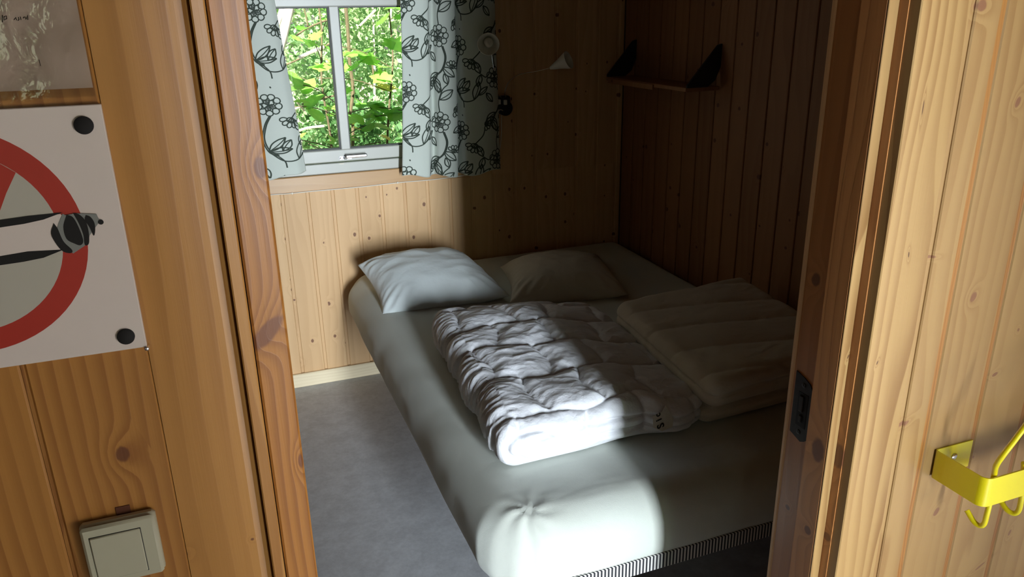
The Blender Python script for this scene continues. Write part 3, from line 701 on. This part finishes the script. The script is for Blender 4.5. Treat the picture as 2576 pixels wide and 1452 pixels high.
# duvet 1, rumpled and rolled ------------------------------------
# plan quadrilateral on the bed: near-left, near-right, far-right, far-left
Q1 = [np.array(p) for p in ((.552, 1.585), (1.200, 1.60), (1.235, 2.46), (.628, 2.50))]
h1 = np.array([.34, .46, .073]); zb1 = .541
def bil(Q, s, t): return ((1-s)*(1-t))[:, None]*Q[0] + (s*(1-t))[:, None]*Q[1] + (s*t)[:, None]*Q[2] + ((1-s)*t)[:, None]*Q[3]
def cells(x, y, c, wx, wy, amp=.085):
    X = x + amp*perlin(x*5, y*5, 2.1) + .012*perlin(x*16, y*16, 8.); Y_ = y + amp*perlin(x*5, y*5, 9.4) + .012*perlin(x*16, y*16, 4.)
    a = np.abs(((X/wx + .5*(np.floor(Y_/wy) % 2)) % 1) - .5)*2*wx/2; b = np.abs(((Y_/wy) % 1) - .5)*2*wy/2
    # distance to the nearest seam
    return np.minimum(wx/2 - a, wy/2 - b), a, b
def ridge(n, p=1.): return 1 - np.abs(n)*p
def d_1(V, N):
    x, y, z = V.T; top = np.clip(N[:, 2], 0, 1); left = np.clip(-N[:, 0], 0, 1); near = np.clip(-N[:, 1], 0, 1)
    s, a, b = cells(x, y, 0, .185, .20)
    seam = 1 - np.exp(-np.clip(s, 0, 1)/.022)                      # puffs between stitched seams
    # arc length round the left edge so folds run over it
    xl = x + h1[0]; arc = np.where(N[:, 0] < -.3, -(h1[2]-z), xl)
    wy = y + .03*perlin(x*6, y*4, z*5)
    # tight gathers running over the rolled left edge
    lm = np.exp(-np.clip(xl-.03, 0, 1)/.075)
    g1 = ridge(perlin(arc*5+2, wy*34 + arc*9, 3.3), 2.2); g2 = ridge(perlin(arc*9+7, wy*70 - arc*14, 5.1), 2.)
    m1 = ridge(perlin(x*7+y*3+5, y*17 - x*6, 1.2), 2.4); m2 = ridge(perlin(x*15+2, y*34+x*8, 6.6), 2.)
    m3 = np.abs(perlin(x*11, y*9, 2.2))
    seamgather = np.exp(-np.clip(s, 0, 1)/.03)*perlin(x*48, y*48, 1.)*.006
    d = .022*(seam-.6) + seamgather*top
    d = d + lm*(1-near)*(.0085*(g1-.55) + .0042*(g2-.5)) + (1-lm)*(.0060*(m1-.6)*sstep(-.2, .35, perlin(x*4, y*4, 11)+.1) + .0030*(m2-.5)) + .006*m3*top
    d = d + .018*perlin(x*3, y*3, 4.)*top
    # folded layers at the near end
    zz_ = z + .008*perlin(x*9, z*6, 2.) + .10*np.clip(x, 0, 1)*.15
    lay = np.exp(-((zz_-.020)/.006)**2) + np.exp(-((zz_+.018)/.006)**2)
    e = np.sqrt(((x+h1[0]-.10)/.075)**2 + ((z)/.040)**2)
    oval = np.exp(-((e-1)/.13)**2)*(x < -.10)
    d = d + near*(-.016*lay*sstep(-.27, -.20, x) - .018*oval + .006*perlin(x*16, 1., z*28))
    d = d + near*.014*perlin(x*5, 9., 1.)
    return np.where(N[:, 2] < -.5, 0, d)
def w_1(V, V0):
    s = V[:, 0]/(2*h1[0])+.5; t = V[:, 1]/(2*h1[1])+.5; P = bil(Q1, s, t); W = np.zeros_like(V); W[:, :2] = P
    s0 = V0[:, 0]/(2*h1[0])+.5; t0 = V0[:, 1]/(2*h1[1])+.5
    H = 1.0 - .42*sstep(.45, 1., s0)*(1-.3*t0) - .10*sstep(.75, 1., t0)            # right side settles lower
    W[:, 2] = zb1 + (V[:, 2] + h1[2])*H
    # ragged near edge: the right half sits a bit further back, a lump at the end
    W[:, 1] += (1-t0)*(.012*sstep(.35, .6, s0) - .022*np.exp(-((s0-.80)/.09)**2) + .03*sstep(.9, 1, s0))
    W[:, 0] += .014*perlin(V0[:, 1]*5, V0[:, 0]*1.5, 3.)*(1-s0)*1.5
    W[:, 2] = np.maximum(W[:, 2], zb1-.002)
    return W
dv = empty('duvet', (.93, 2.15, .54), label='white crumpled quilted duvet lying rolled in the middle of the bed, left edge in daylight', category='duvet')
puff(h1, .062, .0042, d_1, w_1, 'quilt', M_duvet, dv)
# label sewn to the duvet's near end
tp = at(1664, 1052, 1.635)
def tag_pt(a, b, d=0.): # a right-down, b up in photo at the near face of the duvet
    p = at(1664 + a, 1052 + b, 1.578 - d); return p
TP = [tag_pt(-22, -4), tag_pt(-20, 24), tag_pt(2, 33), tag_pt(28, 22), tag_pt(30, 0), tag_pt(10, -32), tag_pt(2, -16)]
tg = MB().prism(TP, (0, .0008, 0)).build('care_tag', M_pillow2, dv, label='white sewn tag printed Sic')
for ch, px, py, sz in (('S', 1666, 1068, .030), ('i', 1660, 1054, .025), ('c', 1657, 1042, .025)):
    cu = bpy.data.curves.new('letter', 'FONT'); cu.body = ch; cu.size = sz; cu.extrude = .0002; cu.align_x = 'CENTER'; cu.offset = .0006
    o = bpy.data.objects.new('letter', cu); COL.objects.link(o)
    bpy.context.view_layer.update(); lm = bpy.data.meshes.new_from_object(o.evaluated_get(bpy.context.evaluated_depsgraph_get()))
    bpy.data.objects.remove(o); o = bpy.data.objects.new('letter', lm); COL.objects.link(o); lm.materials.clear()
    p = at(px + 4, py, 1.5765); o.data.materials.append(M_black); o.parent = tg
    o.rotation_euler = (math.radians(90), math.radians(-105), 0); o.location = Vector(p)
    o.matrix_parent_inverse = Matrix.Identity(4)

# duvet 2, folded flat -------------------------------------------
Q2 = [np.array(p) for p in ((1.165, 1.575), (1.72, 1.60), (1.80, 2.30), (1.225, 2.26))]
h2 = np.array([.285, .35, .078]); zb2 = .541
def d_2(V, N):
    x, y, z = V.T; top = np.clip(N[:, 2], 0, 1); side = 1-np.abs(N[:, 2])
    Y_ = y + .25*x + .012*perlin(x*5, y*5, 1.); s = np.abs(((Y_/.17) % 1)-.5)*.17
    d = top*(.010*(1-np.exp(-(.085-s)/.018)) - .006) + .010*perlin(x*4, y*4, 2.)*top + .003*(ridge(perlin(x*13, y*22, 4.), 2)-.5)
    zz_ = z + .006*perlin(x*5, y*5, 3.)
    d = d - side*(.030*np.exp(-((zz_+.012)/.011)**2) + .010*np.exp(-((zz_-.036)/.006)**2) + .010*np.exp(-((zz_+.052)/.006)**2)*(N[:, 0] < -.3))
    d = d + side*.005*perlin(x*9, y*14, z*20)
    return np.where(N[:, 2] < -.5, 0, d)
def w_2(V, V0):
    s = V[:, 0]/(2*h2[0])+.5; t = V[:, 1]/(2*h2[1])+.5; W = np.zeros_like(V); W[:, :2] = bil(Q2, s, t); s0 = V0[:, 0]/(2*h2[0])+.5; t0 = V0[:, 1]/(2*h2[1])+.5
    W[:, 2] = zb2 + (V[:, 2]+h2[2])*(1 - .08*np.clip(.25-s0, 0, 1)/.25)
    low = np.clip((.0-V0[:, 2])/h2[2], 0, 1); W[:, 0] -= .030*low*(1-s0)*np.sin(np.pi*np.clip(t0*1.0+.05, 0, 1)); W[:, 1] += .03*low*(1-t0)
    W[:, 0] = np.minimum(W[:, 0], 1.872); W[:, 2] = np.maximum(W[:, 2], zb2-.001); return W
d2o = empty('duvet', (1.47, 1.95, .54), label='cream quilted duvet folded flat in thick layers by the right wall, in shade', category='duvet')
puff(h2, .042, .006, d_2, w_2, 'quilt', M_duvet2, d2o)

# pillows ---------------------------------------------------------
def pillow(corners, T, label, mat, seed, lift=0.):
    A, B, C, D = [np.array(c, float) for c in corners]; n = 90
    U, W = np.meshgrid(np.linspace(-1, 1, n), np.linspace(-1, 1, n), indexing='ij')
    pin = 1 - .10*(1-U**2)*np.abs(W)**3 ; pin2 = 1 - .10*(1-W**2)*np.abs(U)**3
    u = U*pin2; v = W*pin; s = (u+1)/2; t = (v+1)/2
    base = ((1-s)*(1-t))[..., None]*A + ((1-s)*t)[..., None]*B + (s*t)[..., None]*C + (s*(1-t))[..., None]*D
    nrm = np.cross(C-A, D-B); nrm /= np.linalg.norm(nrm); nrm = nrm if nrm[2] > 0 else -nrm
    prof = np.clip((1-np.abs(U)**2.6)*(1-np.abs(W)**2.6), 0, 1)**.55
    cor = np.clip(np.abs(U)+np.abs(W)-1.15, 0, 1)
    rad = np.arctan2(W, U)
    wr = .007*perlin(u*3+seed, v*3, seed) + .0055*(ridge(perlin(rad*5, np.hypot(U, W)*1.5, seed+3), 2)-.5)*sstep(.55, .95, np.maximum(abs(U), abs(W)))*prof**.3 + .008*cor*np.sin(rad*38+seed)
    wl = .004*(ridge(perlin(u*2.2+v*1.3+seed, v*3.1-u, 4.), 2.2)-.6)*prof
    top = base + nrm*((T*.62*prof) + (wr+wl)*np.minimum(prof*3, 1))[..., None]
    bot = base - nrm*((T*.38*prof) - wr*.2*np.minimum(prof*3, 1))[..., None]
    V = np.concatenate([top.reshape(-1, 3), bot.reshape(-1, 3)]); V[:, 2] = np.maximum(V[:, 2], lift); V[:, 1] = np.minimum(V[:, 1], YD-.006); F = []; N2 = n*n
    for i in range(n-1):
        for j in range(n-1):
            a = i*n+j; F += [(a, a+n, a+n+1, a+1), (N2+a, N2+a+1, N2+a+n+1, N2+a+n)]
    import bmesh
    me = mesh('pillowcase', V, F, True); bm = bmesh.new(); bm.from_mesh(me); bmesh.ops.remove_doubles(bm, verts=bm.verts, dist=1e-5)
    bmesh.ops.recalc_face_normals(bm, faces=bm.faces); bm.to_mesh(me); bm.free()
    root = empty('pillow', tuple((A+B+C+D)/4), label=label, category='pillow', group='pillows at the head of the bed')
    o = link('pillowcase', me, mat); local(o, root); return root
pillow([at(899, 667, 3.20), at(962, 800, 2.84), at(1284, 745, 2.76), at(1168, 645, 3.30)], .19,
       'plump pale blue-white pillow in daylight on the left of the bed head', M_pillow, 3.7, .536)
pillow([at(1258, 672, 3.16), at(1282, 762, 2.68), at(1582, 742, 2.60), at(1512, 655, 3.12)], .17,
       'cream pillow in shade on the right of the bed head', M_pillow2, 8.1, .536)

# ------------------------------------------------------------------ sign, laminated paper, light switch on hall wall
YS = .9665
sg = empty('sign', (-.28, Yp, 1.42), label='square white plate with red ring and black-and-white tube symbol, left wall', category='sign')
def P2(px, py, Y): p = at(px, py, Y); return p
sx = at(254, 262, YS); sbr = at(369, 873, YS)
sr, stp, sbt = (sx[0]+sbr[0])/2, sx[2], sbr[2]
MB().box((sr-.336, YS, sbt), (sr, Yp, stp), .0008).build('plate', M_sign, sg)
def flat(name, pts, mat, lay, par=sg, Y0=YS, **k):
    y = Y0 - .00025*lay; c = MB(); n = len(pts); V = [(p[0], y, p[1]) for p in pts]
    c.prism(V, (0, .0002, 0)); return c.build(name, mat, par, **k)
def circ(cx, cz, r, a0=0, a1=2*math.pi, n=72): return [(cx+r*math.cos(a0+(a1-a0)*i/n), cz+r*math.sin(a0+(a1-a0)*i/n)) for i in range(n)]
ccx, ccz = -.2812, 1.65-.2250; RO, RI = .1275, .1025
RO *= YS/.965; RI *= YS/.965
flat('red_disc', circ(ccx, ccz, RO), M_red, 1); flat('grey_field', circ(ccx, ccz, RI), M_grey, 2)
def px2(l, Y=YS): return [(lambda p: (p[0], p[2]))(at(a, b, Y)) for a, b in l]
def dens(l, n=6): return [tuple(p) for p in spline([(*p, 0) for p in l], n)]
# red slash bar entering from upper left
a_ = math.radians(118); dx, dz = math.cos(a_), math.sin(a_); nxv, nzv = -dz, dx; hw = .0135
bar = []
ctr = (ccx-.004, ccz)
pts = [(-16, 470), (39, 436), (16, 486), (0, 531), (-30, 600), (-60, 560)]
flat('slash', [(p[0], p[1]) for p in px2([(-60, 400), (-25, 398), (40, 434), (16, 486), (0, 531), (-55, 660), (-110, 640)])], M_red, 3)
body = px2([(-60, 575), (0, 562), (60, 552), (152, 538), (178, 560), (160, 629), (60, 646), (0, 656), (-60, 664)])
flat('tube', body, M_sign, 4)
flat('line', px2([(-60, 562), (0, 553), (70, 543), (158, 534), (110, 552), (60, 563), (0, 572), (-60, 580)]), M_black, 5)
flat('line', px2([(-60, 655), (0, 644), (70, 632), (162, 627), (110, 648), (60, 658), (0, 667), (-60, 674)]), M_black, 5)
flat('ferrule', px2([(158, 537), (165, 541), (190, 536), (243, 538), (252, 556), (240, 572), (226, 592), (222, 612), (185, 637), (150, 618), (140, 590), (148, 560)]), M_pgrey, 6)
def blob(l): flat('knob', [(p[0], p[1]) for p in [tuple(q[:2]) for q in spline([(*a, 0) for a in px2(l + [l[0]])], 5)[:-1]]], M_black, 7)
blob([(136, 561), (146, 575), (160, 606), (182, 628), (178, 636), (158, 631), (140, 610), (129, 586)])
blob([(168, 539), (184, 546), (198, 570), (210, 604), (203, 616), (188, 612), (168, 600), (160, 570)])
blob([(184, 535), (200, 539), (216, 556), (224, 585), (224, 612), (214, 615), (210, 590), (199, 562)])
blob([(216, 540), (228, 545), (238, 560), (240, 580), (236, 592), (226, 572), (214, 553)])
flat('dot', circ(*px2([(254, 558)])[0], .0029), M_black, 7)
for p in ((211, 315), (317, 846)):
    q = at(*p, YS); c = MB().lathe((q[0], YS+.001, q[2]), (0, -1, 0), [(0, .0098), (.0035, .0098), (.0045, .0085), (.0045, 0)], 28); c.build('screw_cap', M_black, sg, smooth=True)
q = at(369, 876, YS); MB().lathe((q[0], YS, q[2]), (0, -1, 0), [(-.006, .0028), (.002, .0026), (.0032, .001), (.0032, 0)], 14).build('corner_pin', M_chrome, sg, smooth=True)

pp = empty('laminated_notice', (-.27, Yp, 1.6), label='laminated paper notice above the red ring sign, creased glossy film', category='notice')
YP = .9700
pr = at(234, 219, YP)[0]; pb = at(200, 222, YP)[2]
MB().box((pr-.30, YP, pb), (pr, YP+.0006, pb+.21)).build('paper', M_paper, pp)
n = 60; Vg = []; Fg = []
for i in range(n):
    for j in range(n):
        x = pr-.308 + .314*i/(n-1); z = pb-.012 + .23*j/(n-1)
        Vg.append((x, YP-.0016-.0012*float(perlin(x*30, z*30, 1.)), z))
for i in range(n-1):
    for j in range(n-1): a = i*n+j; Fg.append((a, a+n, a+n+1, a+1))
o = link('film', mesh('film', Vg, Fg, True), M_lam); local(o, pp)
def ink(l, w=.0006):
    P = [at(a, b, YP-.0003) for a, b in l]; c = MB(); c.tube(P, w, 6); c.build('handwriting', M_black, pp)
ink([(98, 150), (102, 166)], .0003)
for l in ([(6, 38), (6, 56)], [(10, 42), (16, 40), (17, 47), (10, 51), (10, 42)], [(35, 50), (40, 44), (42, 51)], [(46, 43), (48, 49), (45, 52)], [(51, 42), (53, 50)], [(58, 46), (61, 42)], [(63, 42), (65, 49), (70, 38), (70, 50)]): ink(l, .0004)

YB = .955
sw = empty('light_switch', (-.186, Yp, 1.65-.65), label='square cream rocker light switch in a raised surface box, lower left wall', category='light switch')
s0 = at(197, 1337, YB); s1 = at(385, 1295, YB); sb = 1.65-.694
MB().box((s0[0]-.001, YB+.006, sb), (s1[0]+.001, Yp, s0[2]+.001), .004).build('box', M_cream, sw, smooth=True)
MB().box((s0[0], YB, sb+.001), (s1[0], YB+.007, s0[2]), .0035).build('cover', M_cream, sw, smooth=True)
r0 = at(222, 1355, YB); r1 = at(352, 1322, YB)
MB().box((r0[0], YB-.0005, sb+.011), (r1[0], YB+.003, r0[2]), .0003).build('gap', M_gasket, sw)
MB().box((r0[0]+.0007, YB-.0022, sb+.0117), (r1[0]-.0009, YB+.003, r0[2]-.0008), .0012).build('rocker', M_cream, sw, smooth=True)
k0 = at(308, 1280, Yp); MB().box((k0[0]-.008, Yp-.0015, s0[2]-.004), (k0[0]+.009, Yp+.002, s0[2]+.011), .0005).build('painted_shadow', M_switch_shadow, sw)  # dark box paints the reddish shadow on the boards above the switch

# ------------------------------------------------------------------ yellow coat rack
YBAR = .856
rk = empty('coat_rack', (1.42, Yp, .75), label='bright yellow metal coat rack with wire hooks on the right wall', category='coat rack')
t0 = at(2350, 1130, Yp); zt = 1.65-.867*Yp; zb = 1.65-.931*Yp
xf0 = 1.303*Yp; xf1 = 1.408*Yp
# strip profile in plan: wall flange, bend, arm towards the room, bend, long bar
xc = xf0 + .001; r1, r2 = .007, .016
def arc2(cx, cy, r, a0, a1, n=8): return [np.array([cx + r*math.cos(math.radians(a0+(a1-a0)*i/n)), cy + r*math.sin(math.radians(a0+(a1-a0)*i/n))]) for i in range(n+1)]
Lp = [np.array([xf1, Yp-.0025])] + arc2(xc+r1, Yp-.0025-r1, r1, 90, 180) + arc2(xc+r2, YBAR+r2, r2, 180, 270) + [np.array([2.05, YBAR])]
def strip(path, z0, z1, th):
    n = len(path); L, Rr = [], []
    for i in range(n):
        t = path[min(i+1, n-1)] - path[max(i-1, 0)]; t = t/np.linalg.norm(t); nn = np.array([-t[1], t[0]])*th/2
        L.append(path[i]+nn); Rr.append(path[i]-nn)
    V = []
    for i in range(n): V += [(*L[i], z0), (*Rr[i], z0), (*Rr[i], z1), (*L[i], z1)]
    F = [(0, 1, 2, 3), (4*n-4, 4*n-1, 4*n-2, 4*n-3)]
    for i in range(n-1):
        for k in range(4): F.append((4*i+k, 4*i+(k+1) % 4, 4*i+4+(k+1) % 4, 4*i+4+k))
    return MB().add(V, F)
strip(Lp, zb, zt, .003).build('frame', M_yellow, rk, smooth=True)
q = at(2399, 1147, Yp-.003)
MB().lathe((q[0], Yp-.004, q[2]), (0, -1, 0), [(0, .0075), (.002, .007), (.0035, .004), (.003, 0)], 18).build('screw', M_chrome, rk, smooth=True)
def hook(dx):
    P = [at(2576, 1076, 0.830), at(2552, 1108, 0.834), at(2520, 1150, 0.842), at(2506, 1172, 0.854), at(2502, 1190, 0.865), at(2497, 1215, 0.865), at(2490, 1262, 0.865), at(2482, 1296, 0.866), at(2476, 1317, 0.869), at(2466, 1323, 0.876), at(2450, 1313, 0.888), at(2432, 1284, 0.905)]
    P = [np.array(p) + np.array([dx, 0, 0]) for p in P]; top = P[0] + (P[0]-P[2])*.9; P = [top] + P
    MB().tube(spline(P, 6), .0052, 12).build('hook', M_yellow, rk, smooth=True)
hook(0.)
P = [at(2576, 1165, 0.865), at(2573, 1222, 0.865), at(2568, 1262, 0.865), at(2562, 1285, 0.867), at(2550, 1292, 0.873), at(2532, 1282, 0.885), at(2512, 1253, 0.904)]
MB().tube(spline(P, 6), .0052, 12).build('hook', M_yellow, rk, smooth=True)
for d in (.17, .34, .51): hook(d)

for r_ in (wf, dr, sg, pp, sw, rk):      # bring the door wall and all that hangs on it to its true distance and size
    p = np.array(r_.location); r_.location = EYE + K * (p - EYE); r_.scale = (K, K, K)
# ------------------------------------------------------------------ outside
MB().box((-14, YD+.12, -.45), (16, 26, -.4)).build('ground', M_ground, kind='structure')
MB().box((-14, -20, -.45), (16, HY-.1, -.4)).build('ground', M_ground, kind='structure')
def leaf_mesh(kind):
    if kind == 0:   # lobed maple-like
        out = [(0, 0), (.16, .03), (.42, -.02), (.36, .16), (.52, .34), (.30, .42), (.24, .62), (.10, .58), (0, .95)]
    else:           # broad round hazel-like
        out = [(0, 0), (.18, .02), (.36, .16), (.44, .38), (.38, .62), (.22, .82), (0, 1.0)]
    full = out + [(-x, y) for x, y in out[-2:0:-1]]
    V = [(x, y, .18*abs(x) - .12*y*y) for x, y in full] + [(0, .45, -.02)]
    return mesh('leaf', V, [(i, (i+1) % len(full), len(full)) for i in range(len(full))], True)
LM = [leaf_mesh(0), leaf_mesh(1)]
LM[0].materials.append(M_leaf); LM[1].materials.append(M_leaf)
LMY = leaf_mesh(0); LMY.materials.append(M_leafy)
rr = random.Random(3)
def sapling(x, y, h, lean, n, kind, label, size, zr, mat=M_bark):
    root = empty('sapling', (x, y, -.4), label=label, category='young tree', group='saplings just outside the window')
    P = [np.array([x, y, -.4])]; k = 9
    for i in range(1, k+1): P.append(P[0] + np.array([lean*i/k + rr.uniform(-.03, .03), rr.uniform(-.03, .03), (h+.4)*i/k]))
    MB().tube(spline(P, 3), list(np.linspace(.011, .003, k*3+1)), 7).build('stem', mat, root, smooth=True)
    nb = 7
    for b in range(nb):
        z = zr[0] + (zr[1]-zr[0])*(b+.5)/nb; t = (z+.4)/(h+.4)*k; i = min(int(t), k-1); p = P[i]+(P[i+1]-P[i])*(t-i)
        a = rr.uniform(0, 6.28); L = rr.uniform(.25, .5); e = p + np.array([math.cos(a)*L, math.sin(a)*L*.6, rr.uniform(-.02, .16)]); m_ = (p+e)/2+np.array([0, 0, .03])
        MB().tube(spline([p, m_, e], 4), .0028, 5).build('branch', mat, root)
        for q in range(n//nb):
            f = rr.uniform(.15, 1.05); c_ = p+(e-p)*f + np.array([rr.uniform(-.09, .09), rr.uniform(-.09, .09), rr.uniform(-.05, .07)])
            o = link('leaf', LMY if rr.random() < .05 else LM[kind], None, root)
            o.location = c_ - np.array([x, y, -.4]); s_ = size*rr.uniform(.6, 1.2); o.scale = (s_, s_, s_)
            o.rotation_euler = (rr.uniform(-.2, .9), rr.uniform(-.5, .5), rr.uniform(0, 6.28))
sapling(.98, 4.75, 2.3, .05, 63, 0, 'maple-like sapling with lobed bright leaves behind the right pane', .13, (1.15, 2.1))
sapling(1.15, 4.55, 1.9, -.10, 63, 1, 'low leafy shoot with round leaves at the bottom of the right pane', .12, (.65, 1.25))
sapling(.62, 4.60, 1.8, .08, 42, 1, 'thin shoot with round leaves at the bottom of the left pane', .11, (.75, 1.2))
sapling(.74, 5.1, 2.6, -.10, 42, 0, 'slender sapling with small lobed leaves behind the window mullion', .09, (1.0, 2.1))
def bush(x, y, wx, wy, h, n, label, mat, size, seed):
    g = np.random.RandomState(seed); root = empty('bush', (x, y, -.4), label=label, category='bush', group='bushes beyond the saplings')
    for b in range(6):
        e = np.array([x+g.uniform(-.8, .8)*wx, y+g.uniform(-.6, .6)*wy, h*g.uniform(.6, 1.)])
        s_ = np.array([x+g.uniform(-.3, .3)*wx, y, -.4]); m_ = (s_+e)/2 + g.uniform(-.15, .15, 3)
        MB().tube(spline([s_, m_, e], 5), list(np.linspace(.018, .006, 11)), 6).build('stem', M_pale if b % 2 else M_bark, root, smooth=True)
    # clumped foliage
    cl = g.uniform(-1, 1, (34, 3)); c_ = cl[g.randint(0, 34, n)] + g.normal(0, .17, (n, 3)); c_ = np.clip(c_, -1.2, 1.2)
    pos = np.stack([x + c_[:, 0]*wx, y + c_[:, 1]*wy, -.4 + (c_[:, 2]*.5+.55)*(h+.4)], 1)
    s_ = size*g.uniform(.5, 1.3, n); d1 = g.normal(size=(n, 3)); d1 /= np.linalg.norm(d1, axis=1)[:, None]
    d2 = np.cross(d1, g.normal(size=(n, 3))); d2 /= np.linalg.norm(d2, axis=1)[:, None]
    a = pos; b_ = pos+d1*s_[:, None]*.5+d2*s_[:, None]*.3; cc = pos+d1*s_[:, None]; dd = pos+d1*s_[:, None]*.5-d2*s_[:, None]*.3
    V = np.stack([a, b_, cc, dd], 1).reshape(-1, 3); F = np.arange(4*n).reshape(-1, 4)
    o = link('foliage', mesh('foliage', V, F), mat, None, kind='stuff'); local(o, root)
bush(.75, 7.2, .9, .6, 2.3, 14000, 'sunlit yellow-green bush behind the left pane', M_leaff, .055, 1)
bush(2.1, 7.4, .9, .6, 2.4, 14000, 'sunlit light green bush behind the right pane', M_leaff, .06, 2)
bush(1.4, 9.8, 1.3, .7, 3.0, 12000, 'wide green thicket filling the gap between the two nearer bushes', M_leaff, .11, 3)
bush(1.0, 6.3, .8, .4, .9, 4000, 'low shaded undergrowth at the foot of the bushes', M_leafd, .07, 4)
bush(-1.5, 8.8, .9, .7, 3.2, 7000, 'green thicket far left, beyond the left curtain', M_leaff, .11, 5)
bush(4.0, 9.4, .9, .8, 3.4, 7000, 'darker green thicket far right, beyond the right curtain', M_leafd, .12, 6)
bush(-1.2, -4.6, 1.6, .6, 2.9, 9000, 'yellow-green bush behind the photographer, seen in the glossy notice', M_leaff, .09, 7)
tk = empty('dead_tree', (.55, 6.2, -.4), label='bleached pale trunk leaning at the upper left of the left pane', category='tree trunk')
MB().tube(spline([at(700, 135, 6.2), at(712, 90, 6.2), at(726, 30, 6.2), at(745, -60, 6.2)], 4), .035, 10).build('trunk', M_pale, tk, smooth=True)
MB().tube(spline([at(700, 135, 6.2)+np.array([-.02, 0, -.2]), at(700, 135, 6.2)], 4), .034, 10).build('stub', M_pale, tk, smooth=True)
MB().tube(spline([at(690, 80, 6.25), at(703, 45, 6.25), at(712, 15, 6.25)], 4), .02, 8).build('branch', M_pale, tk, smooth=True)
br = empty('fallen_branches', (.8, 6.5, -.4), label='bare pale branches crossing behind the left pane', category='branches')
for l, y, r_, mt in (([(752, 145), (790, 128), (815, 118)], 5.6, .012, M_pale), ([(715, 165), (760, 145), (830, 110)], 5.8, .006, M_bark), ([(745, 332), (775, 322), (816, 317)], 5.0, .008, M_pale),
               ([(735, 245), (755, 265), (766, 280)], 5.2, .007, M_pale), ([(736, 276), (760, 268), (790, 262)], 5.2, .006, M_pale), ([(760, 262), (800, 250), (845, 240)], 5.2, .006, M_bark),
               ([(745, 90), (775, 70), (824, 50)], 5.4, .006, M_bark), ([(765, 22), (772, 50), (775, 75)], 5.4, .005, M_bark), ([(870, 18), (876, 90), (880, 160), (888, 220), (884, 265), (880, 290)], 5.0, .011, M_bark),
               ([(886, 380), (888, 340), (887, 310)], 4.9, .010, M_bark), ([(935, 150), (940, 190), (943, 210)], 5.0, .006, M_bark), ([(985, 15), (980, 70)], 5.6, .007, M_pale), ([(905, 65), (925, 45), (945, 25)], 5.6, .008, M_pale)):
    MB().tube(spline([at(a, b, y) for a, b in l], 4), r_, 7).build('branch', mt, br, smooth=True)
